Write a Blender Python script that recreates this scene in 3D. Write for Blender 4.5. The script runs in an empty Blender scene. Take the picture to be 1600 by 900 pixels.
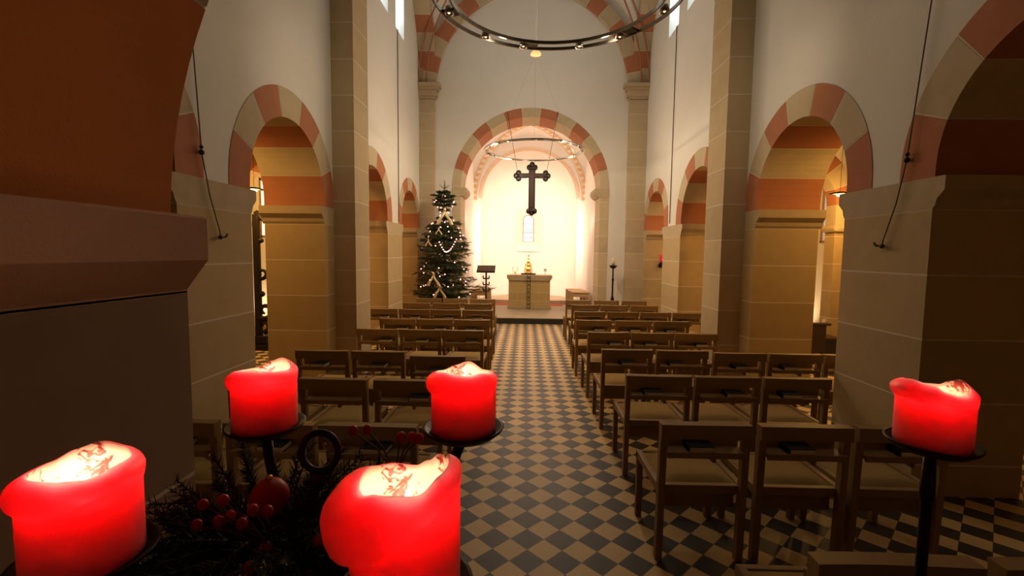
import bpy, bmesh, math, random
from mathutils import Vector, Matrix
random.seed(7)
PI = math.pi
scene = bpy.context.scene
COL = scene.collection

# ------------------------------------------------------------------ helpers
class MB:
    """collects verts / faces (with material index) and links them as ONE mesh object"""
    def __init__(s): s.v = []; s.f = []; s.m = []; s.sm = []
    def add(s, vs, fs, mi=0, smooth=False):
        o = len(s.v); s.v += [tuple(v) for v in vs]
        for f in fs:
            s.f.append([i+o for i in f]); s.m.append(mi); s.sm.append(smooth)
    def quad(s, a, b, c, d, mi=0): s.add([a, b, c, d], [(0, 1, 2, 3)], mi)
    def box(s, x0, x1, y0, y1, z0, z1, mi=0, M=None, bev=0.0):
        if bev > 0:
            b = min(bev, (x1-x0)*.45, (y1-y0)*.45, (z1-z0)*.45)
            bm = bmesh.new(); bmesh.ops.create_cube(bm, size=1)
            for v in bm.verts:
                v.co = Vector((x0+(v.co.x+.5)*(x1-x0), y0+(v.co.y+.5)*(y1-y0), z0+(v.co.z+.5)*(z1-z0)))
            bmesh.ops.bevel(bm, geom=list(bm.edges), offset=b, segments=2, profile=.6, affect='EDGES')
            s.frombm(bm, mi, M, False); bm.free(); return
        vs = [Vector((x, y, z)) for z in (z0, z1) for y in (y0, y1) for x in (x0, x1)]
        if M is not None: vs = [M @ v for v in vs]
        s.add(vs, [(0, 2, 3, 1), (4, 5, 7, 6), (0, 1, 5, 4), (2, 6, 7, 3), (0, 4, 6, 2), (1, 3, 7, 5)], mi)
    def frombm(s, bm, mi=0, M=None, smooth=False):
        bm.verts.ensure_lookup_table(); bm.verts.index_update()
        vs = [(M @ v.co if M is not None else v.co.copy()) for v in bm.verts]
        s.add(vs, [[v.index for v in f.verts] for f in bm.faces], mi, smooth)
    def lathe(s, prof, n=24, c=(0, 0, 0), mi=0, M=None, smooth=True):
        vs = []
        for r, z in prof:
            for k in range(n):
                a = 2*PI*k/n; v = Vector((c[0]+r*math.cos(a), c[1]+r*math.sin(a), c[2]+z))
                vs.append(M @ v if M is not None else v)
        fs = []
        for i in range(len(prof)-1):
            for k in range(n):
                k2 = (k+1) % n; fs.append((i*n+k, i*n+k2, (i+1)*n+k2, (i+1)*n+k))
        fs.append(tuple(range(n-1, -1, -1))); fs.append(tuple((len(prof)-1)*n+k for k in range(n)))
        s.add(vs, fs, mi, smooth)
    def tube(s, pts, r, n=8, mi=0, closed=False, taper=None, smooth=True):
        pts = [Vector(p) for p in pts]; N = len(pts); vs = []
        up = Vector((0, 0, 1)); prev = None
        for i, p in enumerate(pts):
            if closed: t = pts[(i+1) % N]-pts[i-1]
            else: t = pts[min(i+1, N-1)]-pts[max(i-1, 0)]
            t.normalize()
            if prev is None:
                a = up if abs(t.z) < .95 else Vector((1, 0, 0))
                prev = (a - t*a.dot(t)).normalized()
            else:
                q = prev - t*prev.dot(t)
                prev = q.normalized() if q.length > 1e-6 else prev
            b = t.cross(prev)
            rr = r if taper is None else r*(1+(taper-1)*i/max(N-1, 1))
            for k in range(n):
                an = 2*PI*k/n; vs.append(p+prev*(rr*math.cos(an))+b*(rr*math.sin(an)))
        fs = []
        for i in range(N if closed else N-1):
            j = (i+1) % N
            for k in range(n):
                k2 = (k+1) % n; fs.append((i*n+k, i*n+k2, j*n+k2, j*n+k))
        if not closed:
            fs.append(tuple(range(n-1, -1, -1))); fs.append(tuple((N-1)*n+k for k in range(n)))
        s.add(vs, fs, mi, smooth)
    def sphere(s, c, r, nu=12, nv=8, mi=0, sc=(1, 1, 1)):
        prof = []
        vs = [(c[0], c[1], c[2]-r*sc[2])]
        for i in range(1, nv):
            p = -PI/2+PI*i/nv
            for k in range(nu):
                a = 2*PI*k/nu
                vs.append((c[0]+r*sc[0]*math.cos(p)*math.cos(a), c[1]+r*sc[1]*math.cos(p)*math.sin(a), c[2]+r*sc[2]*math.sin(p)))
        vs.append((c[0], c[1], c[2]+r*sc[2])); fs = []
        for k in range(nu): fs.append((0, 1+(k+1) % nu, 1+k))
        for i in range(nv-2):
            for k in range(nu):
                k2 = (k+1) % nu; fs.append((1+i*nu+k, 1+i*nu+k2, 1+(i+1)*nu+k2, 1+(i+1)*nu+k))
        o = 1+(nv-2)*nu
        for k in range(nu): fs.append((o+k, o+(k+1) % nu, len(vs)-1))
        s.add(vs, fs, mi, True)
    def prism(s, poly, axis, a, b, mi=0):
        """poly of (u,z) extruded along axis 'x' (u=y) or 'y' (u=x) from a to b"""
        n = len(poly)
        def P(u, z, d): return (d, u, z) if axis == 'x' else (u, d, z)
        vs = [P(u, z, a) for u, z in poly]+[P(u, z, b) for u, z in poly]
        fs = [tuple(range(n)), tuple(range(2*n-1, n-1, -1))]
        for i in range(n):
            j = (i+1) % n; fs.append((i, i+n, j+n, j))
        s.add(vs, fs, mi)
    def build(s, name, mats, parent=None, loc=(0, 0, 0), recalc=True):
        me = bpy.data.meshes.new(name); me.from_pydata(s.v, [], s.f)
        if not isinstance(mats, (list, tuple)): mats = [mats]
        for m in mats: me.materials.append(m)
        for p, mi, sm in zip(me.polygons, s.m, s.sm): p.material_index = mi; p.use_smooth = sm
        if recalc:
            bm = bmesh.new(); bm.from_mesh(me); bmesh.ops.recalc_face_normals(bm, faces=bm.faces); bm.to_mesh(me); bm.free()
        me.update()
        o = bpy.data.objects.new(name, me); COL.objects.link(o); o.location = loc
        if parent: o.parent = parent
        return o

def empty(name, loc=(0, 0, 0), rz=0, label=None, cat=None, group=None):
    o = bpy.data.objects.new(name, None); COL.objects.link(o); o.empty_display_size = .05
    o.location = loc; o.rotation_euler = (0, 0, rz)
    return tag(o, label, cat, group)
def tag(o, label=None, cat=None, group=None, kind=None):
    if label: o['label'] = label
    if cat: o['category'] = cat
    if group: o['group'] = group
    if kind: o['kind'] = kind
    return o
def struct(o, label=None): return tag(o, label, None, None, 'structure')
def copy_tree(o, parent=None):
    c = o.copy(); COL.objects.link(c)
    if parent: c.parent = parent
    for ch in list(KIDS.get(o.name, [])): copy_tree(ch, c)
    return c
KIDS = {}
def reg(root):
    KIDS.clear()
    def rec(o):
        KIDS[o.name] = [x for x in bpy.data.objects if x.parent == o]
        for x in KIDS[o.name]: rec(x)
    rec(root)

# ------------------------------------------------------------------ materials
def srgb(r, g, b):
    f = lambda c: (c/255/12.92 if c/255 <= .04045 else ((c/255+.055)/1.055)**2.4)
    return (f(r), f(g), f(b), 1)
def newmat(name):
    m = bpy.data.materials.new(name); m.use_nodes = True
    nt = m.node_tree; return m, nt, nt.nodes['Principled BSDF']
def mat(name, col, rough=.6, metal=0, var=.12, scale=6, bump=0.0, bscale=60, spec=.3):
    m, nt, b = newmat(name)
    N = nt.nodes; L = nt.links
    tc = N.new('ShaderNodeTexCoord'); nz = N.new('ShaderNodeTexNoise'); nz.inputs['Scale'].default_value = scale
    nz.inputs['Detail'].default_value = 6
    L.new(tc.outputs['Object'], nz.inputs['Vector'])
    mx = N.new('ShaderNodeMix'); mx.data_type = 'RGBA'
    mx.inputs['A'].default_value = tuple(c*(1-var) for c in col[:3])+(1,)
    mx.inputs['B'].default_value = tuple(min(1, c*(1+var)) for c in col[:3])+(1,)
    L.new(nz.outputs['Fac'], mx.inputs['Factor']); L.new(mx.outputs['Result'], b.inputs['Base Color'])
    b.inputs['Roughness'].default_value = rough; b.inputs['Metallic'].default_value = metal
    b.inputs['Specular IOR Level'].default_value = spec
    if bump:
        n2 = N.new('ShaderNodeTexNoise'); n2.inputs['Scale'].default_value = bscale; n2.inputs['Detail'].default_value = 4
        L.new(tc.outputs['Object'], n2.inputs['Vector'])
        bp = N.new('ShaderNodeBump'); bp.inputs['Strength'].default_value = bump; bp.inputs['Distance'].default_value = .01
        L.new(n2.outputs['Fac'], bp.inputs['Height']); L.new(bp.outputs['Normal'], b.inputs['Normal'])
    return m
def emis(name, col, strength):
    m, nt, b = newmat(name)
    b.inputs['Base Color'].default_value = col; b.inputs['Emission Color'].default_value = col
    b.inputs['Emission Strength'].default_value = strength
    return m
def stone_courses(name, col, phase, step=.45, axis=None, vstep=0, vphase=0, line=.006, bmp=.25):
    """sandstone with pale mortar lines at fixed heights (world z) and, if asked, upright joints"""
    m, nt, b = newmat(name); N = nt.nodes; L = nt.links
    geo = N.new('ShaderNodeNewGeometry'); sep = N.new('ShaderNodeSeparateXYZ'); L.new(geo.outputs['Position'], sep.inputs[0])
    def mth(op, a, bb=None):
        n = N.new('ShaderNodeMath'); n.operation = op
        if isinstance(a, (int, float)): n.inputs[0].default_value = a
        else: L.new(a, n.inputs[0])
        if bb is not None:
            if isinstance(bb, (int, float)): n.inputs[1].default_value = bb
            else: L.new(bb, n.inputs[1])
        return n.outputs[0]
    t = mth('DIVIDE', mth('SUBTRACT', sep.outputs['Z'], phase), step)
    row = mth('FLOOR', mth('ADD', t, .5))
    d = mth('MULTIPLY', mth('ABSOLUTE', mth('SUBTRACT', t, row)), step)
    mask = mth('LESS_THAN', d, line)
    blk = mth('FLOOR', t)
    if vstep:
        src = mth('ADD', sep.outputs[axis], mth('MULTIPLY', mth('MODULO', mth('ABSOLUTE', blk), 2.0), vstep*.5))
        tv = mth('DIVIDE', mth('SUBTRACT', src, vphase), vstep)
        dv = mth('MULTIPLY', mth('ABSOLUTE', mth('SUBTRACT', tv, mth('ROUND', tv))), vstep)
        mask = mth('MAXIMUM', mask, mth('LESS_THAN', dv, line))
    wn = N.new('ShaderNodeTexWhiteNoise'); wn.noise_dimensions = '1D'; L.new(blk, wn.inputs['W'])
    nz = N.new('ShaderNodeTexNoise'); nz.inputs['Scale'].default_value = 7; nz.inputs['Detail'].default_value = 8
    L.new(geo.outputs['Position'], nz.inputs['Vector'])
    fac = mth('ADD', mth('MULTIPLY', nz.outputs['Fac'], .6), mth('MULTIPLY', wn.outputs['Value'], .4))
    mx = N.new('ShaderNodeMix'); mx.data_type = 'RGBA'
    mx.inputs['A'].default_value = tuple(c*.82 for c in col[:3])+(1,); mx.inputs['B'].default_value = tuple(c*1.18 for c in col[:3])+(1,)
    L.new(fac, mx.inputs['Factor'])
    m2 = N.new('ShaderNodeMix'); m2.data_type = 'RGBA'; m2.inputs['B'].default_value = (.62, .55, .43, 1)
    L.new(mx.outputs['Result'], m2.inputs['A']); L.new(mask, m2.inputs['Factor']); L.new(m2.outputs['Result'], b.inputs['Base Color'])
    n2 = N.new('ShaderNodeTexNoise'); n2.inputs['Scale'].default_value = 90; L.new(geo.outputs['Position'], n2.inputs['Vector'])
    bp = N.new('ShaderNodeBump'); bp.inputs['Strength'].default_value = bmp; bp.inputs['Distance'].default_value = .006
    L.new(n2.outputs['Fac'], bp.inputs['Height']); L.new(bp.outputs['Normal'], b.inputs['Normal'])
    b.inputs['Roughness'].default_value = .85; b.inputs['Specular IOR Level'].default_value = .2
    return m
def floor_mat():
    m, nt, b = newmat('checker_tiles'); N = nt.nodes; L = nt.links
    geo = N.new('ShaderNodeNewGeometry'); sep = N.new('ShaderNodeSeparateXYZ'); L.new(geo.outputs['Position'], sep.inputs[0])
    def mth(op, a, bb=None):
        n = N.new('ShaderNodeMath'); n.operation = op
        for i, q in enumerate((a, bb)):
            if q is None: continue
            if isinstance(q, (int, float)): n.inputs[i].default_value = q
            else: L.new(q, n.inputs[i])
        return n.outputs[0]
    d = .20016
    x = mth('DIVIDE', mth('SUBTRACT', sep.outputs['X'], .1352), d); y = mth('DIVIDE', mth('SUBTRACT', sep.outputs['Y'], 2.3401), d)
    u = mth('ADD', mth('ADD', x, y), 1000.5); v = mth('ADD', mth('SUBTRACT', x, y), 1000.5)
    fu = mth('FLOOR', u); fv = mth('FLOOR', v)
    par = mth('MODULO', mth('ADD', fu, fv), 2.0)
    gu = mth('ABSOLUTE', mth('SUBTRACT', mth('FRACT', u), .5)); gv = mth('ABSOLUTE', mth('SUBTRACT', mth('FRACT', v), .5))
    grout = mth('GREATER_THAN', mth('MAXIMUM', gu, gv), .489)
    cmb = N.new('ShaderNodeCombineXYZ'); L.new(fu, cmb.inputs[0]); L.new(fv, cmb.inputs[1])
    wn = N.new('ShaderNodeTexWhiteNoise'); wn.noise_dimensions = '2D'; L.new(cmb.outputs[0], wn.inputs['Vector'])
    nz = N.new('ShaderNodeTexNoise'); nz.inputs['Scale'].default_value = 22; nz.inputs['Detail'].default_value = 6
    L.new(geo.outputs['Position'], nz.inputs['Vector'])
    fac = mth('ADD', mth('MULTIPLY', wn.outputs['Value'], .6), mth('MULTIPLY', nz.outputs['Fac'], .4))
    def two(a, c):
        mx = N.new('ShaderNodeMix'); mx.data_type = 'RGBA'; mx.inputs['A'].default_value = a; mx.inputs['B'].default_value = c
        L.new(fac, mx.inputs['Factor']); return mx.outputs['Result']
    lt = two((.50, .335, .135, 1), (.66, .45, .19, 1)); dk = two((.030, .024, .020, 1), (.055, .045, .037, 1))
    mx = N.new('ShaderNodeMix'); mx.data_type = 'RGBA'; L.new(par, mx.inputs['Factor']); L.new(lt, mx.inputs['A']); L.new(dk, mx.inputs['B'])
    mg = N.new('ShaderNodeMix'); mg.data_type = 'RGBA'; mg.inputs['B'].default_value = (.10, .075, .05, 1)
    L.new(grout, mg.inputs['Factor']); L.new(mx.outputs['Result'], mg.inputs['A']); L.new(mg.outputs['Result'], b.inputs['Base Color'])
    b.inputs['Roughness'].default_value = .5; b.inputs['Specular IOR Level'].default_value = .3
    return m
def wood_mat(name, a, c, rough=.5, sc=(3, 3, 26)):
    m, nt, b = newmat(name); N = nt.nodes; L = nt.links
    tc = N.new('ShaderNodeTexCoord'); mp = N.new('ShaderNodeMapping'); mp.inputs['Scale'].default_value = sc
    L.new(tc.outputs['Object'], mp.inputs['Vector'])
    nz = N.new('ShaderNodeTexNoise'); nz.inputs['Scale'].default_value = 3; nz.inputs['Detail'].default_value = 8; nz.inputs['Distortion'].default_value = 1.2
    L.new(mp.outputs[0], nz.inputs['Vector'])
    mx = N.new('ShaderNodeMix'); mx.data_type = 'RGBA'; mx.inputs['A'].default_value = a; mx.inputs['B'].default_value = c
    L.new(nz.outputs['Fac'], mx.inputs['Factor']); L.new(mx.outputs['Result'], b.inputs['Base Color'])
    b.inputs['Roughness'].default_value = rough; b.inputs['Specular IOR Level'].default_value = .35
    return m

PLASTER = mat('lime_plaster', (.70, .67, .61, 1), .9, var=.05, scale=3, bump=.15, bscale=40, spec=.1)
STONE_COL = (.44, .325, .17, 1)
STONE = stone_courses('pier_sandstone', STONE_COL, .23)
PILST = stone_courses('pilaster_sandstone', (.48, .37, .22, 1), .095)
FARST = stone_courses('far_pilaster_sandstone', (.50, .40, .26, 1), .12, .40)
IMPST = mat('impost_sandstone', (.46, .36, .225, 1), .85, var=.15, scale=8, bump=.25, bscale=90)
BUFF = mat('buff_voussoir', (.50, .405, .26, 1), .85, var=.14, scale=7, bump=.2, bscale=90)
RED = mat('red_sandstone', (.42, .165, .080, 1), .85, var=.14, scale=7, bump=.2, bscale=90)
MORTAR = mat('mortar', (.62, .55, .43, 1), .9, var=.05)
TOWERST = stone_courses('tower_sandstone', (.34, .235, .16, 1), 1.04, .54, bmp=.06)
FLOOR = floor_mat()
SLAB = mat('platform_stone', (.36, .29, .19, 1), .55, var=.18, scale=5)
DARKST = mat('dark_riser_stone', (.035, .03, .026, 1), .5, var=.2)
CARPET = mat('red_carpet', (.42, .09, .05, 1), .95, var=.15, scale=30)
WOOD = wood_mat('oak_frame', (.23, .135, .050, 1), (.35, .215, .082, 1))
WOODL = wood_mat('pale_oak', (.45, .28, .12, 1), (.62, .40, .19, 1))
WOODD = wood_mat('dark_wood', (.035, .018, .009, 1), (.075, .04, .02, 1), .4)
FABRIC = mat('tan_seat_cloth', (.38, .25, .095, 1), .95, var=.12, scale=40, bump=.2, bscale=400, spec=.1)
COVER = mat('black_book_cover', (.010, .009, .010, 1), .8, var=.2, spec=.05)
PAGES = mat('book_pages', (.75, .66, .50, 1), .8, var=.08, scale=80)
IRON = mat('wrought_iron', (.03, .018, .014, 1), .45, metal=.6, var=.25, scale=30, bump=.15, bscale=120)
STEEL = mat('brushed_brass_steel', (.30, .27, .22, 1), .3, metal=1, var=.1, scale=20)
DARKM = mat('dark_metal', (.05, .042, .036, 1), .4, metal=.8)
GOLD = mat('gilded_metal', (.72, .48, .14, 1), .28, metal=1, var=.15, scale=30)
CROSSM = mat('black_crucifix_wood', (.018, .010, .008, 1), .35, var=.4, scale=9)
CROSSR = mat('crucifix_red_brown', (.045, .016, .010, 1), .4, var=.4, scale=12)
NEEDLE = mat('spruce_needles', (.045, .066, .022, 1), .7, var=.4, scale=9)
NEEDLED = mat('dark_fir_needles', (.020, .032, .016, 1), .7, var=.4, scale=30)
BARK = mat('bark', (.07, .045, .028, 1), .9, var=.3, scale=20)
RIBBON = mat('gold_ribbon', (.88, .74, .46, 1), .4, metal=.1, var=.1)
BAUBLE = mat('dark_bauble', (.09, .035, .025, 1), .15, metal=.5)
REDB = mat('red_bauble_glaze', (.55, .02, .012, 1), .4, var=.2, scale=20)
BERRY = mat('red_berry', (.60, .02, .012, 1), .35, var=.2, scale=50)
TWIG = mat('berry_twig', (.16, .06, .03, 1), .7, var=.2)
CORD = mat('grey_cord', (.16, .13, .10, 1), .8)
WHITEC = mat('white_cord', (.7, .68, .62, 1), .8)
IVORY = mat('ivory_wax', (.75, .66, .48, 1), .5)
PAINT = mat('ochre_band_paint', (.60, .36, .13, 1), .9, var=.2, scale=14)
REDLINE = mat('red_line_paint', (.36, .15, .085, 1), .9)
WINFR = mat('window_lead_frame', (.30, .17, .07, 1), .6)
PANE = emis('daylight_pane', (.66, .80, .84, 1), .95)
APSEP = emis('apse_pane', (.80, .84, 1.0, 1), 1.0)
AISLEP = emis('aisle_pane', (1, .86, .62, 1), 1.2)
BULB = emis('halogen_bulb', (1, .62, .28, 1), 5)
TREEB = emis('fairy_bulb', (1, .42, .40, 1), 5)
FLAME = emis('flame', (1, .62, .22, 1), 30)
AMBER = emis('amber_shade', (1, .62, .25, 1), .75)
LAMPW = emis('warm_lamp', (1, .72, .38, 1), 12)

def wax(name, base, rad, sub=1.0, spot=False):
    m, nt, b = newmat(name); N = nt.nodes; L = nt.links
    b.inputs['Base Color'].default_value = base
    b.inputs['Subsurface Weight'].default_value = sub
    b.inputs['Subsurface Radius'].default_value = rad
    b.inputs['Subsurface Scale'].default_value = 1.0
    b.inputs['Roughness'].default_value = .45
    if spot:
        tc = N.new('ShaderNodeTexCoord'); nz = N.new('ShaderNodeTexNoise'); nz.inputs['Scale'].default_value = 95; nz.inputs['Detail'].default_value = 5
        nz.inputs['Distortion'].default_value = 1.5
        L.new(tc.outputs['Object'], nz.inputs['Vector'])
        n2 = N.new('ShaderNodeTexNoise'); n2.inputs['Scale'].default_value = 26
        L.new(tc.outputs['Object'], n2.inputs['Vector'])
        mu = N.new('ShaderNodeMath'); mu.operation = 'MULTIPLY'; L.new(nz.outputs['Fac'], mu.inputs[0]); L.new(n2.outputs['Fac'], mu.inputs[1])
        cr = N.new('ShaderNodeValToRGB'); cr.color_ramp.elements[0].position = .27; cr.color_ramp.elements[1].position = .315
        cr.color_ramp.elements[0].color = base; cr.color_ramp.elements[1].color = (.22, .02, .015, 1)
        L.new(mu.outputs[0], cr.inputs['Fac']); L.new(cr.outputs['Color'], b.inputs['Base Color'])
    return m
WAX = wax('red_wax', (.95, .22, .28, 1), (.055, .024, .026))
WAXIN = wax('pale_inner_wax', (.80, .46, .38, 1), (.02, .006, .004), .6, True)

# ------------------------------------------------------------------ measures of the church
XL, XR, D = -2.52, 2.78, 11.12
TH = .75                  # arcade wall thickness
ZI0, ZI1 = 2.03, 2.25     # impost
ZTOP = 8.4
AXL, AXR = -5.2, 5.45     # aisle outer walls

def arc_path(c, zs, r, stilt, n):
    """points along an arch line from the left spring over the crown: returns function of t in 0..1 for a radius offset"""
    Ls = stilt; La = PI*r; T = 2*Ls+La
    def at(t, rr):
        s = t*T
        if s < Ls: return (c-rr, zs+s)
        if s > Ls+La: return (c+rr, zs+(T-s))
        a = PI-(s-Ls)/r
        return (c+rr*math.cos(a), zs+stilt+rr*math.sin(a))
    return at, T

def arch_ring(mb, axis, d0, d1, c, zs, rin, rout, stilt, n, first=0, seg=5, joint=.012, t0=0, t1=1):
    """alternating voussoirs (0 buff, 1 red, 2 mortar). axis 'x': arch in the y-z plane, thickness d0..d1 along x"""
    rm = (rin+rout)/2
    at, T = arc_path(c, zs, rm, stilt, n)
    def P(u, z, d): return (d, u, z) if axis == 'x' else (u, d, z)
    def sector(ta, tb, mi, rin, rout, d0, d1, k):
        vs = []; fs = []
        for i in range(k+1):
            t = ta+(tb-ta)*i/k
            a = at(t, rin); b = at(t, rout)
            vs += [P(*a, d0), P(*b, d0), P(*b, d1), P(*a, d1)]
        for i in range(k):
            o = i*4; q = o+4
            fs += [(o, q, q+1, o+1), (o+1, q+1, q+2, o+2), (o+2, q+2, q+3, o+3), (o+3, q+3, q, o)]
        fs += [(0, 1, 2, 3), (k*4+3, k*4+2, k*4+1, k*4)]
        mb.add(vs, fs, mi)
    j = joint/2/T
    sg = 1 if d1 > d0 else -1
    for i in range(n):
        ta = t0+(t1-t0)*i/n; tb = t0+(t1-t0)*(i+1)/n
        mi = (i+first) % 2
        sector(ta+(j if i else 0), tb-(j if i < n-1 else 0), mi, rin, rout, d0, d1, seg)
        if i < n-1: sector(tb-j, tb+j, 2, rin+.002, rout-.002, d0+sg*.002, d1-sg*.002, 1)

def wall_strips(mb, axis, d, u0, u1, ztop, arches, windows, mi=0, step=.12, zbase=0):
    """wall face in plane d, lower boundary following arches [(c,zs,r,stilt)], holes for windows [(ua,ub,za,zb)]"""
    def P(u, z): return (d, u, z) if axis == 'x' else (u, d, z)
    us = {u0, u1}
    for c, zs, r, st in arches:
        for k in range(25): us.add(c-r*math.cos(PI*k/24))
    for ua, ub, za, zb in windows: us |= {ua, ub}
    x = u0
    us = sorted(u for u in us if u0-1e-6 <= u <= u1+1e-6)
    for a, b in zip(us, us[1:]):
        if b-a < 1e-5: continue
        m = (a+b)/2
        def low(u):
            for c, zs, r, st in arches:
                if c-r < m < c+r: return zs+st+math.sqrt(max(0, r*r-(u-c)**2))
            return zbase
        la, lb = low(a), low(b)
        cuts = [(la, lb)]
        for ua, ub, za, zb in windows:
            if ua-1e-6 <= a and b <= ub+1e-6: cuts += [(za, za), (zb, zb)]
        cuts.append((ztop, ztop))
        for i in range(0, len(cuts), 2):
            p, q = cuts[i], cuts[i+1]
            mb.quad(P(a, p[0]), P(b, p[1]), P(b, q[1]), P(a, q[0]), mi)

# arcades: (centre, inner radius, outer radius, stilt)
ARL = [(2.52, .78, 1.08, .06), (4.99, .78, 1.08, .06), (7.65, .79, 1.09, .06), (10.11, .68, .95, .09)]
ARR = [(2.49, .78, 1.08, .06), (4.93, .79, 1.08, .06), (7.62, .80, 1.09, .06), (10.13, .68, .95, .12)]
WINL = [(8.02, 8.58, 5.96, 7.1), (9.08, 9.69, 5.96, 7.1)]
WINR = [(7.95, 8.52, 5.96, 7.1), (8.98, 9.58, 5.96, 7.1)]
Y0 = 1.3
def arcade(side, X, sg, AR, WIN):
    mb = MB()
    ar = [(c, ZI1, (ri+ro)/2, st) for c, ri, ro, st in AR]
    wall_strips(mb, 'x', X, Y0, D+.02, ZTOP, ar, WIN)
    wall_strips(mb, 'x', X+sg*TH, Y0, D+.02, ZTOP, ar, WIN)
    for ua, ub, za, zb in WIN:      # window reveals
        a, b = X, X+sg*TH
        mb.quad((a, ua, za), (b, ua, za), (b, ua, zb), (a, ua, zb)); mb.quad((a, ub, za), (b, ub, za), (b, ub, zb), (a, ub, zb))
        mb.quad((a, ua, za), (b, ua, za), (b, ub, za), (a, ub, za)); mb.quad((a, ua, zb), (b, ua, zb), (b, ub, zb), (a, ub, zb))
    struct(mb.build('wall_'+side, PLASTER))
    for c, ri, ro, st in AR:
        m = MB(); arch_ring(m, 'x', X-sg*.005, X+sg*(TH+.005), c, ZI1, ri, ro, st, 7, first=1)
        struct(m.build('arch_trim', [BUFF, RED, MORTAR]))
    # piers with imposts between the openings
    edges = [Y0+.0]+[e for c, ri, ro, st in AR for e in (c-ri, c+ri)]+[D]
    for i in range(0, len(edges), 2):
        a, b = edges[i], edges[i+1]
        m = MB()
        m.box(min(X-sg*.006, X+sg*(TH+.006)), max(X-sg*.006, X+sg*(TH+.006)), a, b, 0, ZI0)
        o = struct(m.build('pier_column', STONE))
        m = MB()
        e = .085
        lo = i > 0; hi = i < len(edges)-2
        prof = []
        if lo: prof += [(a, ZI0), (a-.02, ZI0+.03), (a-.03, ZI0+.07), (a-.06, ZI0+.10), (a-e, ZI0+.125), (a-e, ZI1)]
        else: prof += [(a, ZI0), (a, ZI1)]
        q = []
        if hi: q += [(b, ZI0), (b+.02, ZI0+.03), (b+.03, ZI0+.07), (b+.06, ZI0+.10), (b+e, ZI0+.125), (b+e, ZI1)]
        else: q += [(b, ZI0), (b, ZI1)]
        poly = prof+q[::-1]
        m.prism(poly, 'x', X-sg*.008, X+sg*(TH+.03))
        imp = m.build('impost_trim', IMPST); struct(imp)
arcade('left', XL, -1, ARL, WINL)
arcade('right', XR, 1, ARR, WINR)
wn = 0
for X, sg, WIN in ((XL, -1, WINL), (XR, 1, WINR)):
    for ua, ub, za, zb in WIN:
        wn += 1
        m = MB(); m.quad((X+sg*.42, ua, za), (X+sg*.42, ub, za), (X+sg*.42, ub, zb), (X+sg*.42, ua, zb))
        w = struct(m.build('window_%d' % wn, PANE))
        f = MB()
        for y in (ua+.015, ub-.015, (ua+ub)/2): f.box(X+sg*.40-.012, X+sg*.40+.012, y-.012, y+.012, za, zb)
        for z in (za+.015, za+.4, za+.8): f.box(X+sg*.40-.012, X+sg*.40+.012, ua, ub, z-.01, z+.01)
        struct(f.build('window_frame', WINFR, w))
# pilasters between the bays
for X, sg, a, b in ((XL, 1, 6.05, 6.60), (XR, -1, 5.98, 6.54)):
    m = MB(); m.box(min(X, X+sg*.29), max(X, X+sg*.29), a, b, 0, ZTOP); struct(m.build('pilaster_column', PILST))
# wreath-like striped wall arches above the corner capitals (second bay)
for X, sg in ((XL, 1), (XR, -1)):
    m = MB(); arch_ring(m, 'x', X+sg*.36, X+sg*.002, 8.85, 5.58, 2.20, 2.5, .0, 19, first=0)
    struct(m.build('arch_trim', [BUFF, RED, MORTAR]))
CX = .10     # chancel centre
# far wall with the chancel arch
m = MB()
wall_strips(m, 'y', D, XL-TH, XR+TH, ZTOP, [(CX, 3.23, 1.75, 0)], [])
m.quad
struct(m.build('wall_back', PLASTER))
m = MB(); wall_strips(m, 'y', D+.75, XL-TH, XR+TH, ZTOP, [(CX, 3.23, 1.75, 0)], []); struct(m.build('wall_chancel_front', PLASTER))
m = MB(); arch_ring(m, 'y', D-.006, D+.76, CX, 3.23, 1.65, 1.86, 0, 13, first=0); struct(m.build('arch_trim', [BUFF, RED, MORTAR]))
for sg in (-1, 1):
    m = MB(); a, b = CX+sg*1.65, CX+sg*1.86
    m.box(min(a, b), max(a, b), D-.006, D+.76, 0, 3.03); struct(m.build('jamb_column', FARST))
    m = MB(); p = CX+sg*1.52; q = CX+sg*1.86
    m.prism([(q, 3.03), (a, 3.03), (CX+sg*1.60, 3.05), (CX+sg*1.55, 3.10), (p, 3.14), (p, 3.23), (q, 3.23)], 'y', D-.02, D+.78)
    struct(m.build('impost_trim', IMPST))
# corner pilasters, capitals and wall arch of the far wall
for sg, a, b in ((-1, XL, XL+.36), (1, XR-.42, XR)):
    m = MB(); m.box(a, b, D-.12, D, 0, 5.25); struct(m.build('pilaster_column', FARST))
    m = MB()
    inn = b if sg < 0 else a; s = -sg
    m.box(min(a-0, b), max(a, b), D-.14, D, 5.25, 5.33)
    for k, (z0, z1, e) in enumerate(((5.25, 5.30, .03), (5.30, 5.44, .06), (5.44, 5.50, .10), (5.50, 5.58, .14))):
        lo, hi = (a, b+e) if sg < 0 else (a-e, b)
        m.box(lo, hi, D-.12-e, D, z0, z1)
    struct(m.build('capital_trim', IMPST))
m = MB(); arch_ring(m, 'y', D-.10, D-.001, .095, 5.467, 2.227, 2.55, 0, 19, first=0); struct(m.build('arch_trim', [BUFF, RED, MORTAR]))
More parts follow.
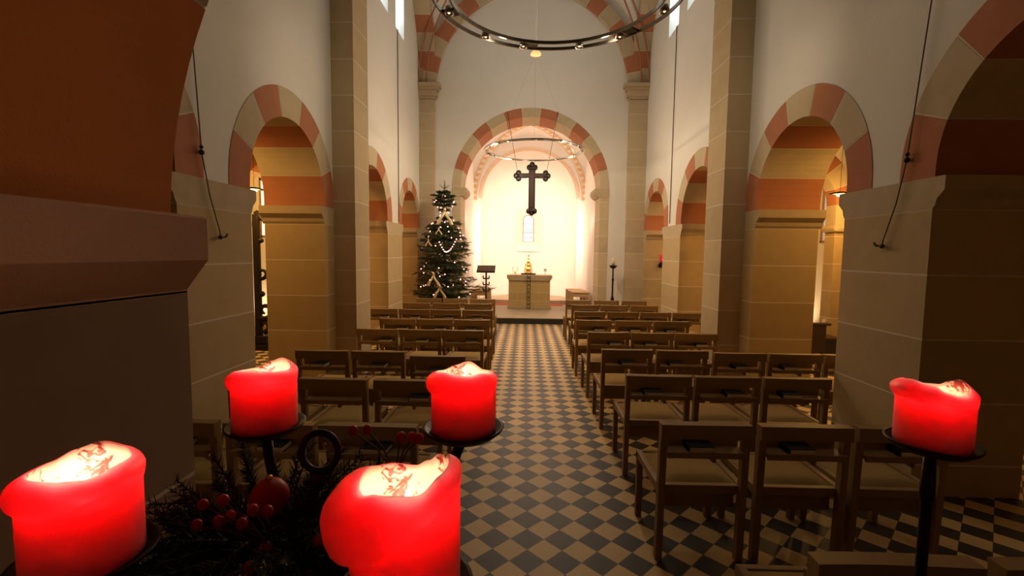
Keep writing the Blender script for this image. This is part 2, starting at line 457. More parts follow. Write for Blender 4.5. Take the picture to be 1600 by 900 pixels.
# groin vaults of the nave
def groin(name, x0, x1, y0, y1, zs, m_, N=40, kx=1.0, ky=1.0):
    mb = MB(); cx, cy, rx, ry = (x0+x1)/2, (y0+y1)/2, (x1-x0)/2, (y1-y0)/2
    def h(x, y):
        a = rx*kx*math.sqrt(max(0, 1-((x-cx)/rx)**2)); b = rx*kx*math.sqrt(max(0, 1-((y-cy)/ry)**2))
        return zs+max(a, b)
    vs = []
    for j in range(N+1):
        for i in range(N+1):
            x = cx-rx*math.cos(PI*i/N); y = cy-ry*math.cos(PI*j/N); vs.append((x, y, h(x, y)))
    fs = [(j*(N+1)+i, j*(N+1)+i+1, (j+1)*(N+1)+i+1, (j+1)*(N+1)+i) for j in range(N) for i in range(N)]
    mb.add(vs, fs, 0, False)
    return struct(mb.build(name, m_)), h
ceil1, _ = groin('ceiling', XL+.0, XR-.0, 6.33, D, 5.6, PLASTER)
ceil2, _ = groin('ceiling', XL, XR, Y0, 6.33, 5.6, PLASTER)
def rib(name, x0, x1, y0, y1, zs, material, r, which, parent=None, off=0):
    cx, cy, rx, ry = (x0+x1)/2, (y0+y1)/2, (x1-x0)/2, (y1-y0)/2
    m = MB()
    for sx, sy in which:
        pts = []
        for k in range(31):
            a = PI/2*k/30; f = math.cos(a)
            pts.append((cx+sx*rx*f, cy+sy*ry*f, zs+rx*math.sin(a)-.01))
        m.tube(pts, r, 6)
    return struct(m.build(name, material))
for sx in (-1, 1):
    for o in (-.09, .09):
        rib('rib_trim', XL+.1+o, XR-.1+o, 6.4, D-.1-abs(o), 5.6, REDLINE, .018, [(sx, 1)])
# floor, platform and steps
m = MB(); m.quad((-5.4, -2.5, 0), (5.6, -2.5, 0), (5.6, D+.3, 0), (-5.4, D+.3, 0)); struct(m.build('floor', FLOOR))
m = MB(); m.box(CX-1.72, CX+1.72, D-.06, 16.4, -.02, .14); struct(m.build('platform_slab', SLAB))
m = MB(); m.box(CX-1.645, CX+1.645, D-.075, D-.06, 0.001, .125); struct(m.build('riser_trim', DARKST))
m = MB(); m.box(CX-1.0, CX+1.05, 13.75, 14.1, .14, .155, bev=.004); tag(m.build('carpet', CARPET), 'red carpet strip on the platform floor behind the stone altar', 'carpet')
m = MB(); m.box(CX-1.72, CX+1.72, 14.12, 16.4, .14, .26); struct(m.build('apse_floor_slab', SLAB))
# chancel room
HW = 1.72
m = MB()
for sg in (-1, 1):
    x = CX+sg*HW; m.quad((x, D+.75, 0), (x, 14.6, 0), (x, 14.6, 5.2), (x, D+.75, 5.2))
struct(m.build('wall_chancel', PLASTER))
m = MB(); wall_strips(m, 'y', 14.6, CX-HW, CX+HW, 5.6, [(CX, 3.4, 1.5, 0)], []); struct(m.build('wall_apse_front', PLASTER))
m = MB(); arch_ring(m, 'y', 14.585, 14.62, CX, 3.4, 1.46, 1.56, 0, 1, 0, seg=32); struct(m.build('apse_arch_trim', [mat('apse_arch_paint', (.66, .50, .36, 1), .9)]*3))
ceil3, _ = groin('ceiling', CX-HW, CX+HW, D+.75, 14.6, 3.38, PLASTER, 48, kx=1.12)
def painted_band(sx, sy):
    cx, cy, rx, ry = CX, (D+.75+14.6)/2, HW, (14.6-D-.75)/2
    m = MB(); w = .055
    for k in range(34):
        if k % 2: continue
        q = []
        for kk in (k, k+1.1):
            a = PI/2*kk/34; f = math.cos(a)
            for o in (-w, w):
                q.append((cx+sx*(rx*f)+o*.9, cy+sy*ry*f-.02-abs(o)*.1, 3.38+1.12*rx*math.sin(a)-.03))
        m.quad(q[0], q[1], q[3], q[2])
    for o in (-.085, .085):
        pts = []
        for k in range(31):
            a = PI/2*k/30; f = math.cos(a); pts.append((cx+sx*rx*f+o, cy+sy*ry*f-.02, 3.38+1.12*rx*math.sin(a)-.035))
        m.tube(pts, .008, 5)
    struct(m.build('painted_rib_trim', PAINT))
for sx in (-1, 1): painted_band(sx, 1)
# apse: half drum, half dome, window with splay
AR_, AY = 1.5, 14.6
m = MB(); N = 40
wu, wz0, wz1 = .20, 1.75, 3.32
def ap(a, z, r=AR_): return (CX-r*math.cos(a), AY+r*math.sin(a), z)
aw0, aw1 = PI/2-.34, PI/2+.34
angs = sorted(set([PI*i/N for i in range(N+1)]+[aw0, aw1]))
for a, b in zip(angs, angs[1:]):
    mid = (a+b)/2
    if aw0 < mid < aw1:
        def top(t):
            k = (t-PI/2)/.34; return 2.86+.46*math.sqrt(max(0, 1-k*k))
        m.quad(ap(a, 0), ap(b, 0), ap(b, wz0), ap(a, wz0))
        m.quad(ap(a, top(a)), ap(b, top(b)), ap(b, 3.4), ap(a, 3.4))
    else: m.quad(ap(a, 0), ap(b, 0), ap(b, 3.4), ap(a, 3.4))
M_ = 14
for j in range(M_):
    p, q = PI/2*j/M_, PI/2*(j+1)/M_
    for i in range(N):
        a, b = PI*i/N, PI*(i+1)/N
        def dp(t, e): return (CX-AR_*math.cos(e)*math.cos(t), AY+AR_*math.cos(e)*math.sin(t), 3.4+AR_*math.sin(e))
        m.add([dp(a, p), dp(b, p), dp(b, q), dp(a, q)], [(0, 1, 2, 3)], 0, True)
struct(m.build('wall_apse', PLASTER, recalc=False))
def outline(hw, z0, zs, n=14):
    return [(-hw, z0)]+[(-hw*math.cos(PI*k/n), zs+hw*math.sin(PI*k/n)) for k in range(n+1)]+[(hw, z0)]
big = []
for u, z in outline(.49, wz0, 2.86):
    t = max(-.34, min(.34, u/.49*.34)); big.append((CX+AR_*math.sin(t), AY+AR_*math.cos(t)+.0, z if z < 2.861 else 2.86+(z-2.86)*.46/.49))
sml = [(CX+u, AY+AR_+.30, z) for u, z in outline(.18, 2.11, 2.84)]
m = MB(); n = len(big)
m.add(big+sml, [(i, (i+1) % n, n+(i+1) % n, n+i) for i in range(n)], 0)
struct(m.build('window_splay_trim', PLASTER))
m = MB(); m.add([(x, y+.005, z) for x, y, z in sml], [tuple(range(n))], 0); w = struct(m.build('window_%d' % (wn+1), APSEP))
f = MB(); f.tube([(x, y-.01, z) for x, y, z in sml], .014, 6, closed=True)
for z in (2.42, 2.72): f.box(CX-.18, CX+.18, AY+AR_+.28, AY+AR_+.30, z-.012, z+.012)
for u in (-.06, .06): f.box(CX+u-.004, CX+u+.004, AY+AR_+.285, AY+AR_+.30, 2.11, 2.95)
struct(f.build('window_frame', WINFR, w))
lz = MB(); st = random.Random(3)
glz = [mat('stained_blue', (.25, .35, .75, 1), .3), mat('stained_gold', (.75, .5, .2, 1), .3)]
for k in range(6):
    u = -.14+.11*(k % 3); z = 2.20+.26*(k//3)
    lz.box(CX+u, CX+u+.05, AY+AR_+.29, AY+AR_+.301, z, z+.10, k % 2)
struct(lz.build('window_pane_figure', glz, w))

# aisles
for side, X, AX, sg in (('aisle_left', XL, AXL, -1), ('aisle_right', XR, AXR, 1)):
    m = MB(); wy0, wy1 = (9.0, 9.5) if sg < 0 else (8.35, 8.75)
    wall_strips(m, 'x', AX, Y0-1.0, D+.02, 3.6, [], [(wy0, wy1, 1.95, 3.1)])
    m.quad((X+sg*TH, D, 0), (AX, D, 0), (AX, D, 4.6), (X+sg*TH, D, 4.6))
    struct(m.build('wall_'+side, PLASTER))
    wn += 2
    m = MB(); x = AX+sg*.2; m.quad((x, wy0, 1.95), (x, wy1, 1.95), (x, wy1, 3.1), (x, wy0, 3.1)); w = struct(m.build('window_%d' % wn, AISLEP))
    m = MB()
    for a, b in ((wy0, wy0), (wy1, wy1)): m.quad((AX, a, 1.95), (x, a, 1.95), (x, a, 3.1), (AX, a, 3.1))
    m.quad((AX, wy0, 1.95), (x, wy0, 1.95), (x, wy1, 1.95), (AX, wy1, 1.95)); m.quad((AX, wy0, 3.1), (x, wy0, 3.1), (x, wy1, 3.1), (AX, wy1, 3.1))
    struct(m.build('window_reveal', PLASTER, w))
    m = MB()
    for y in (wy0+.02, wy1-.02): m.box(AX-.012, AX+.012, y-.02, y+.02, 1.95, 3.1)
    for z in (1.97, 3.08): m.box(AX-.012, AX+.012, wy0, wy1, z-.02, z+.02)
    struct(m.build('window_frame', WINFR, w))
    m = MB(); c = (X+sg*TH+AX)/2; r = abs(AX-X-sg*TH)/2    # barrel vault
    K = 16
    for k in range(K):
        a, b = PI*k/K, PI*(k+1)/K
        m.add([(c+r*math.cos(a), Y0-1, 3.5+r*math.sin(a)), (c+r*math.cos(b), Y0-1, 3.5+r*math.sin(b)), (c+r*math.cos(b), D, 3.5+r*math.sin(b)), (c+r*math.cos(a), D, 3.5+r*math.sin(a))], [(0, 1, 2, 3)], 0, True)
    struct(m.build('ceiling', PLASTER))
    # transverse arch pier on the outer wall
    m = MB(); ya = 7.75
    m.box(min(AX, AX-sg*.40), max(AX, AX-sg*.40), ya, ya+.25, 0, 2.1); struct(m.build('pier_column', STONE))
    m = MB(); m.box(min(AX, AX-sg*.44), max(AX, AX-sg*.44), ya-.06, ya+.31, 2.1, 2.22, bev=.05); struct(m.build('impost_trim', IMPST))
    m = MB(); m.box(min(AX-sg*.03, AX), max(AX-sg*.03, AX), Y0-1, D, 0, .22); struct(m.build('baseboard_'+side, IMPST))
    m = MB(); rr = (abs(AX-X-sg*TH))/2-.2; arch_ring(m, 'y', ya, ya+.25, c-sg*.2+sg*.0, 2.22, rr, rr+.3, .3, 11, 0); struct(m.build('arch_trim', [BUFF, RED, MORTAR]))

# tower arch at the near end (the big orange soffit)
TX, TR, TZ = .645, 1.656, 1.726
m = MB(); arch_ring(m, 'y', Y0, .05, TX, TZ, TR, TR+.5, .0, 8, first=1, seg=8, joint=.009); struct(m.build('tower_arch_trim', [BUFF, mat('candle_glow_red_stone', (.60, .215, .055, 1), .9, var=.10, scale=5, bump=.08, bscale=150), MORTAR]))  # red voussoirs tinted orange: candle glow put into the stone colour
for sg in (-1, 1):
    p = TX+sg*1.615
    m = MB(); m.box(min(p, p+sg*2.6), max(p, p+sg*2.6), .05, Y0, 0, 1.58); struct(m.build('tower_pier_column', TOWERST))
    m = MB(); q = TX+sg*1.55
    m.prism([(p+sg*2.6, 1.575), (p, 1.575), (p-sg*.0, 1.585), (q, 1.67), (q, 1.785), (q+sg*.006, 1.792), (p+sg*2.6, 1.792)], 'y', .05, Y0); struct(m.build('tower_impost_trim', mat('tower_impost_stone', (.56, .33, .235, 1), .9, var=.10, scale=6, bump=.08, bscale=150)))  # impost colour raised to carry some of the candle light
m = MB()
wall_strips(m, 'y', Y0-.003, AXL, AXR, ZTOP, [(TX, TZ, TR+.2, 0)], [], zbase=1.7); struct(m.build('wall_tower', mat('low_bounce_plaster', (.10, .085, .07, 1), .9)))  # unseen face, colour darkened to cut light bounced onto the near piers
m = MB(); m.quad((-5.4, -2.5, 0), (5.6, -2.5, 0), (5.6, -2.5, 5), (-5.4, -2.5, 5)); struct(m.build('wall_tower_back', PLASTER))

# ------------------------------------------------------------------ chairs
def make_chair():
    root = empty('church_chair')
    W = .2425
    for sx in (-1, 1):
        m = MB(); x = sx*(W-.02)
        M = Matrix.Rotation(math.radians(2.0), 4, 'X')
        m.box(x-.019, x+.019, -.022, .024, 0, .775, M=M, bev=.006); m.build('back_post', WOOD, root)
        m = MB(); m.box(x-.019, x+.019, .41, .45, 0, .425, bev=.006); m.build('leg', WOOD, root)
    m = MB()   # top rail: a deep, gently dished plank over the posts
    N = 10; vs = []; fs = []
    for k in range(N+1):
        u = -1+2*k/N; x = u*W; dy = .016*(1-u*u); zt = .792-.006*(1-u*u)
        vs += [(x, -.062+dy, .715), (x, -.012+dy, .715), (x, -.002+dy, zt), (x, -.062+dy, zt)]
    for k in range(N):
        o = k*4
        for e in range(4): fs.append((o+e, o+(e+1) % 4, o+4+(e+1) % 4, o+4+e))
    fs += [(0, 1, 2, 3), (N*4+3, N*4+2, N*4+1, N*4)]
    m.add(vs, fs); m.build('top_rail', WOOD, root)
    m = MB(); m.box(-W+.03, W-.03, -.075, .055, .628, .640); m.box(-W+.03, W-.03, .045, .057, .64, .70); m.box(-W+.03, W-.03, -.078, -.066, .615, .648, bev=.003)
    m.build('book_shelf', WOOD, root)
    m = MB(); m.box(.035, .055, -.06, .03, .585, .628, bev=.004); m.build('shelf_bracket', WOOD, root)
    m = MB()
    m.box(-W+.001, W-.001, -.005, .03, .385, .432, bev=.004)
    m.box(-W+.001, W-.001, .425, .455, .385, .432, bev=.004)
    for sx in (-1, 1): m.box(sx*(W-.017)-.016, sx*(W-.017)+.016, .02, .44, .388, .436, bev=.004)
    m.build('seat_frame', WOOD, root)
    m = MB(); bm = bmesh.new(); bmesh.ops.create_grid(bm, x_segments=10, y_segments=10, size=1)
    vs = []
    for v in bm.verts:
        x, y = v.co.x, v.co.y; e = (1-abs(x)**6)*(1-abs(y)**6)
        v.co = Vector((x*(W-.032), .225+y*.198, .425+.03*e))
    m.frombm(bm, 0, None, True); bm.free(); m.box(-W+.034, W-.034, .028, .422, .395, .424)
    m.build('seat', FABRIC, root)
    m = MB(); m.box(-W+.04, W-.04, .04, .055, .285, .385); m.build('apron', WOOD, root)
    return root
def make_book():
    root = empty('hymn_book')
    m = MB(); w, d, h = .070, .052, .032
    m.box(-w, w, -d, d, 0, .003); m.box(-w, w, -d, d, h-.003, h)
    m.box(-w, -w+.003, -d, d, 0, h); m.build('cover', COVER, root)
    m = MB(); m.box(-w+.004, w-.003, -d+.001, d-.001, .003, h-.003); m.build('pages', PAGES, root)
    return root
CHAIR = make_chair(); reg(CHAIR); CK = dict(KIDS); BOOK = make_book(); reg(BOOK); BK = dict(KIDS); KIDS.update(CK); KIDS.update(BK)
ORD = ['first', 'second', 'third', 'fourth', 'fifth', 'sixth', 'seventh', 'eighth', 'ninth', 'tenth']
used = [False, False]
def inst(which, proto):
    if not used[which]: used[which] = True; return proto
    return copy_tree(proto)
# (row back y, [left edges x]) nearest rows last in the count from the step
RIGHT = [(9.10, [.806, 1.36, 1.90]), (8.25, [.837, 1.353, 1.88]), (7.32, [.79, 1.31, 1.82, 2.33]), (6.37, [.711, 1.25, 1.77]),
         (5.40, [.741, 1.25, 1.755]), (4.43, [.745, 1.265, 1.775, 2.285, 2.795]), (3.49, [.775, 1.287, 1.80]), (2.50, [.745, 1.275, 1.79])]
LEFT = [(9.03, [-1.055, -1.60, -2.12]), (8.19, [-1.065, -1.63, -2.16]), (7.29, [-.98, -1.485, -1.99, -2.5]), (6.22, [-.95, -1.455, -1.96]),
        (5.37, [-.955, -1.455, -1.965]), (4.16, [-.995, -1.565, -2.08]), (3.24, [-1.06, -1.595, -2.12]), (2.38, [-1.035, -1.575, -2.1])]
BOOKSEL = {}
rb = random.Random(11)
def place(x, y, rz, side, i, r, book=True, bx=None, tilt=0):
    c = inst(0, CHAIR); c.location = (x, y, 0); c.rotation_euler = (0, 0, rz)
    s = 'tree side' if side == 'L' else 'candle side'
    tag(c, 'tan-seated wooden chair on the %s, %s from the aisle, %s row from the step' % (s, ORD[i], ORD[r]), 'chair', 'rows of wooden church chairs')
    if book:
        b = inst(1, BOOK); bx = rb.uniform(-.05, .10) if bx is None else bx
        M = Matrix.Translation((x, y, 0)) @ Matrix.Rotation(rz, 4, 'Z')
        b.location = M @ Vector((bx, -.012, .6405)); b.rotation_euler = (0, 0, rz+rb.uniform(-.06, .06)+tilt)
        tag(b, 'dark hymn book on the %s chair %s from the aisle, %s row from the step' % (s.replace(' ', '-'), ORD[i], ORD[r]), 'book', 'hymn books on the chairs')
NOBOOK = {('R', 5, 4), ('L', 0, 1), ('R', 0, 2), ('L', 6, 1)}
for side, rows in (('R', RIGHT), ('L', LEFT)):
    for r, (y, xs) in enumerate(rows):
        for i, x in enumerate(xs):
            yy = y
            if side == 'L' and r == 5 and i == 0: yy = 4.02
            if side == 'R' and r == 5 and i > 1: yy = 4.36
            place(x+.2425, yy, math.radians(rb.uniform(-1.2, 1.2)), side, i, r, (side, r, i) not in NOBOOK)
place(1.125, 1.39, math.radians(0), 'R', 0, 8, False)
place(1.665, 1.385, math.radians(-1), 'R', 1, 8, False)

# ------------------------------------------------------------------ chandeliers (hoops)
def hoop(cx, cy, z, ro, ri, hubz, n, label, bulbs_at, wires):
    root = empty('ring_chandelier', (cx, cy, z), 0, label, 'chandelier', 'steel ring chandeliers of the nave')
    tk = .0065 if cy < 5 else .0045
    for rad in (ro, ri):
        m = MB(); K = 96; vs = []
        for k in range(K):
            a = 2*PI*k/K
            for rr, zz in ((rad-tk, -tk*2.2), (rad+tk, -tk*2.2), (rad+tk, tk*2.2), (rad-tk, tk*2.2)):
                vs.append((rr*math.cos(a), rr*math.sin(a), zz))
        m.add(vs, [(k*4+e, k*4+(e+1) % 4, ((k+1) % K)*4+(e+1) % 4, ((k+1) % K)*4+e) for k in range(K) for e in range(4)])
        m.build('ring', STEEL, root)
    for a in bulbs_at:
        hs = 1.0 if cy < 5 else .6
        M = Matrix.Rotation(a, 4, 'Z') @ Matrix.Translation(((ro+ri)/2, 0, 0))
        m = MB(); m.lathe([(p_*hs, q_*hs) for p_, q_ in ((.012, .03), (.028, .026), (.036, -.006), (.038, -.030), (.028, -.030), (.018, -.006))], 14, M=M)
        h = m.build('lamp_holder', STEEL, root)
        m = MB(); c = M @ Vector((0, 0, -.018*hs)); m.sphere(c, .010*hs, 10, 6); m.build('bulb', BULB, h)
    for k in range(n):
        a = 2*PI*(k+.5)/n+.2
        m = MB(); M = Matrix.Rotation(a, 4, 'Z'); m.box(ri, ro, -.05, .05, -.008, .010, M=M, bev=.003); m.build('connector_plate', DARKM, root)
    for k in range(wires):
        a = 2*PI*k/wires+.5
        m = MB(); m.tube([(ro*.97*math.cos(a), ro*.97*math.sin(a), .01), (.02*math.cos(a), .02*math.sin(a), hubz-z)], .0012, 5); m.build('suspension_wire', STEEL, root)
    m = MB(); m.tube([(0, 0, hubz-z), (0, 0, 8.15-z)], .016, 6); m.build('suspension_cord', WHITEC, root)
    m = MB(); m.lathe([(.10, 0), (.09, .03), (.05, .07), (.012, .085)], 20, c=(0, 0, hubz-z)); m.build('hub', AMBER if hubz < 6 else STEEL, root)
    return root
ba = [math.radians(t) for t in (-20, 15, 48, 73, 107, 132, 164, 200, 230, 255, 285, 310)]
hoop(.215, 3.60, 3.63, .95, .82, 6.9, 6, 'large steel ring chandelier near the top, above the nearest chairs', ba, 3)
hoop(.145, 8.8, 3.60, .93, .85, 5.33, 6, 'steel ring chandelier before the chancel arch, above the black cross', [2*PI*k/12 for k in range(12)], 3)

# ------------------------------------------------------------------ hanging cross
def cross():
    y = 10.85; root = empty('hanging_cross', (.135, y, 0), 0, 'black wooden cross with trefoil ends hanging in the chancel arch', 'cross')
    k = y/723.0
    def zz(py): return 1.7+(395.6-py)*k
    m = MB()
    m.box(-.078, .078, -.04, .04, zz(331), zz(263), bev=.012)
    m.build('upright', CROSSM, root)
    m = MB(); za, zb = zz(281), zz(273.5); m.box(-.33, .33, -.038, .038, za, zb, bev=.012); m.build('crossbar', CROSSM, root)
    def tre(cx, cz, dirs):
        m = MB()
        for dx, dz in dirs:
            m.lathe([(.02, -.042), (.055, -.042), (.063, -.03), (.063, .03), (.055, .042), (.02, .042)], 18, M=Matrix.Translation((cx+dx, 0, cz+dz)) @ Matrix.Rotation(PI/2, 4, 'X'))
        m.build('trefoil_end', CROSSM, root)
    zc = (za+zb)/2
    tre(0, zz(264), [(-.065, -.01), (.065, -.01), (0, .055)])
    tre(-.31, zc, [(0, .065), (0, -.065), (-.055, 0)]); tre(.31, zc, [(0, .065), (0, -.065), (.055, 0)])
    tre(0, zz(331), [(-.065, .0), (.065, .0), (0, -.04)])
    m = MB(); m.box(-.035, .035, -.055, -.039, zz(326), zz(270), bev=.008); m.box(-.20, .20, -.052, -.037, zc-.03, zc+.03, bev=.008); m.build('raised_inlay', CROSSR, root)
    for s, tx in ((-1, -.60), (1, .59)):
        m = MB(); m.tube([(s*.33, 0, zb), (tx, .26, 5.0)], .005, 5); m.build('hanging_wire', DARKM, root)
    return root
cross()

# ------------------------------------------------------------------ altar and what stands on it
ALX, ALY = .13, 12.9
root = empty('stone_altar', (ALX, ALY, .14), 0, 'block-built stone altar with a heavy slab on the platform', 'altar')
m = MB(); m.box(-.58, .58, 0, .75, .07, .80); m.build('body', stone_courses('altar_blocks', (.52, .37, .15, 1), .14, .23, 'X', .40, .0, .004), root)
m = MB(); m.box(-.61, .61, -.03, .78, 0, .07, bev=.01); m.build('plinth', IMPST, root)
m = MB(); m.prism([(-.58, .80), (.58, .80), (.63, .865), (.63, .945), (-.63, .945), (-.63, .865)], 'y', -.05, .80); m.build('slab', IMPST, root)
# narrow hanging with rings down the front
root = empty('altar_hanging', (ALX-.02, ALY-.055, .14), 0, 'narrow dark ladder-like hanging with rings down the altar front', 'altar hanging')
m = MB()
for s in (-1, 1): m.box(s*.045-.006, s*.045+.006, -.012, 0, -.0, .955, bev=.002)
for k in range(9): m.box(-.05, .05, -.011, -.002, .02+.108*k, .032+.108*k)
m.build('strap', DARKM, root)
m = MB()
for k in range(5): m.sphere((0, -.008, .14+.18*k), .020, 10, 6, sc=(1, .4, 1))
m.build('boss', DARKM, root)
ZA = .14+.945
root = empty('wooden_tray', (ALX-.03, ALY+.33, ZA), 0, 'dark flat tray under the golden figure on the altar', 'tray')
m = MB(); m.box(-.20, .20, -.13, .13, 0, .03, bev=.008); m.build('board', WOODD, root)
m = MB(); m.box(-.215, .215, -.145, .145, .03, .042, bev=.004); m.build('rim', WOODD, root)
root = empty('altar_figure', (ALX-.03, ALY+.33, ZA+.042), 0, 'tall gilded tiered figure in the middle of the altar', 'altar ornament')
m = MB(); m.lathe([(.11, 0), (.115, .02), (.07, .06), (.085, .08), (.06, .16), (.035, .19), (.05, .21), (.04, .28)], 16); m.build('base', GOLD, root)
m = MB(); m.lathe([(.03, .28), (.045, .30), (.032, .36), (.018, .38)], 14); m.build('body', GOLD, root)
m = MB(); m.sphere((0, 0, .415), .030, 12, 8); m.build('head', GOLD, root)
for s in (-1, 1):
    m = MB()
    for k in range(4): m.tube([(s*.03, 0, .30-.02*k), (s*(.08+.006*k), .02, .27-.055*k), (s*(.085+.01*k), .01, .20-.055*k)], .010, 6)
    m.build('wing', GOLD, root)
m = MB(); m.box(-.008, .008, -.008, .008, .44, .53); m.box(-.03, .03, -.007, .007, .49, .505); m.build('finial', GOLD, root)
root = empty('altar_candlestick', (ALX-.41, ALY+.30, ZA), 0, 'small gilded two-armed candlestick at one end of the altar', 'candlestick')
m = MB(); m.lathe([(.06, 0), (.065, .012), (.03, .03), (.018, .06), (.03, .075), (.012, .09)], 16); m.build('base', GOLD, root)
for s in (-1, 1):
    m = MB(); m.tube([(0, 0, .08), (s*.04, 0, .075), (s*.065, 0, .11), (s*.065, 0, .15)], .008, 8); m.build('arm', GOLD, root)
    m = MB(); m.lathe([(.010, .15), (.010, .30), (.003, .305)], 10, c=(s*.065, 0, 0)); m.build('taper', IVORY, root)
root = empty('glass_vase', (ALX+.45, ALY+.32, ZA), 0, 'small pale glass vase at the other end of the altar', 'vase')
m = MB(); m.lathe([(.035, 0), (.04, .01), (.012, .03), (.012, .07), (.035, .10), (.04, .17), (.036, .17), (.03, .105), (.005, .08)], 18)
gm, gnt, gb = newmat('vase_glass'); gb.inputs['Transmission Weight'].default_value = .9; gb.inputs['Roughness'].default_value = .05; gb.inputs['Base Color'].default_value = (.95, .97, .93, 1)
m.build('bowl', gm, root)
# lectern
root = empty('lectern', (-1.0, 11.95, .14), 0, 'dark slender lectern with a sloping book board beside the tree', 'lectern')
m = MB(); M = Matrix.Translation((0, 0, 1.14)) @ Matrix.Rotation(math.radians(28), 4, 'X'); m.box(-.235, .235, -.16, .16, -.015, .015, M=M, bev=.005); m.box(-.235, .235, -.175, -.155, -.015, .04, M=M); m.build('book_board', WOODD, root)
m = MB(); m.box(-.022, .022, -.022, .022, .0, 1.12, bev=.005); m.build('post', WOODD, root)
for z in (.48, .64, .80, .95)[0:3]:
    m = MB(); z += .12
    for s in (-1, 1): m.tube([(0, 0, z-.02), (s*.05, 0, z-.03), (s*.085, 0, z), (s*.07, 0, z+.045)], .017, 8)
    m.tube([(-.085, 0, z-.035), (.085, 0, z-.035)], .014, 8); m.build('scroll_bracket', WOODD, root)
m = MB(); m.box(-.18, .18, -.18, .18, 0, .04, bev=.01); m.build('base', WOODD, root)
# tall candle stand on the right
root = empty('floor_candlestick', (2.03, 10.72, 0), 0, 'tall dark floor candlestick with an ivory candle before the far wall', 'candlestick')
m = MB(); m.lathe([(.15, 0), (.15, .03), (.06, .07), (.035, .12), (.05, .16), (.03, .20), (.028, .62), (.045, .66), (.028, .70), (.02, .76), (.02, 1.08), (.032, 1.11), (.018, 1.14), (.016, 1.36), (.03, 1.37)], 20); m.build('stem', IRON, root)
m = MB(); m.lathe([(.02, 1.36), (.06, 1.385), (.088, 1.425), (.092, 1.44), (.06, 1.44)], 20); m.build('drip_bowl', IRON, root)
m = MB(); m.lathe([(.034, 1.44), (.034, 1.595), (.028, 1.605), (.004, 1.607)], 18); m.build('candle', IVORY, root)
# stools in the chancel
def stool(x, y, z, rz, label, first=[None]):
    if first[0] is None:
        root = empty('wooden_stool'); W = .21
        for sx in (-1, 1):
            for yy in (-.16, .16):
                m = MB(); m.box(sx*W-.02, sx*W+.02, yy-.02, yy+.02, 0, .50, bev=.005); m.build('leg', WOODL, root)
        m = MB(); m.box(-W-.03, W+.03, -.19, .19, .50, .535, bev=.008); m.build('seat', WOODL, root)
        for yy in (-.16, .16):
            m = MB(); m.box(-W, W, yy-.012, yy+.012, .40, .48); m.build('apron', WOODL, root)
        first[0] = root; reg(root); KIDS.update(CK); KIDS.update(BK); r = root
    else: r = copy_tree(first[0])
    r.location = (x, y, z); r.rotation_euler = (0, 0, rz)
    tag(r, label, 'stool', 'pale stools in the chancel')
for k, n_ in enumerate(('nearest the nave', 'in the middle', 'nearest the apse')):
    stool(CX+1.40-.03*k, 12.55+.46*k, .14, 0, 'pale wooden stool at the candle-side chancel wall, %s of three' % n_)
for k, n_ in enumerate(('nearest the nave', 'in the middle', 'nearest the apse')):
    stool(CX-1.36+.02*k, 12.6+.46*k, .14, 0, 'pale wooden stool at the chancel wall behind the lectern, %s of three' % n_)

# ------------------------------------------------------------------ Christmas tree
def spray(mb, p, d, L, n, nl, nw, rnd, mi=0, stem=.004, smi=1):
    """a twig from p along d with needles all round it"""
    d = Vector(d).normalized(); p = Vector(p)
    a = Vector((0, 0, 1)) if abs(d.z) < .9 else Vector((1, 0, 0))
    u = d.cross(a).normalized(); w = d.cross(u)
    mb.tube([p, p+d*L], stem, 4, smi, taper=.4)
    for k in range(n):
        t = L*(k+.5)/n; an = rnd.uniform(0, 2*PI); r = u*math.cos(an)+w*math.sin(an)
        q = p+d*t; tip = q+(d*rnd.uniform(.5, .9)+r*rnd.uniform(.6, .9)).normalized()*nl*rnd.uniform(.75, 1.1)
        s = (tip-q).cross(r+d*.3).normalized()*nw; s2 = (tip-q).cross(s).normalized()*nw
        mb.add([q+s, q-s*.5+s2, q-s*.5-s2, tip], [(0, 1, 3), (1, 2, 3), (2, 0, 3)], mi)
TY = 10.25; TRX = -1.79
tree = empty('christmas_tree', (TRX, TY, 0), 0, 'tall decorated spruce beside the chancel arch', 'tree')
rt = random.Random(5)
m = MB(); m.tube([(0, 0, .05), (.01, 0, 1.2), (-.01, .0, 2.3), (0, 0, 3.2)], .05, 8, taper=.12); m.build('trunk', BARK, tree)
m = MB(); m.lathe([(.22, 0), (.22, .03), (.09, .06), (.075, .18), (.055, .18)], 18); m.build('stand', DARKM, tree)
def trad(z):
    T = [(.55, .50), (.85, .60), (1.1, .62), (1.4, .52), (1.6, .56), (1.9, .48), (2.1, .42), (2.28, .33), (2.42, .18), (2.52, .09), (2.62, .10), (2.70, .22), (2.88, .25), (2.97, .15), (3.06, .07), (3.2, .03)]
    for (a, ra), (b, rb_) in zip(T, T[1:]):
        if a <= z <= b: return ra+(rb_-ra)*(z-a)/(b-a)
    return .05
tips = []
tiers = [.65, .80, .95, 1.08, 1.22, 1.38, 1.52, 1.66, 1.80, 1.95, 2.08, 2.2, 2.30, 2.44, 2.62, 2.72, 2.81, 2.90, 3.0]
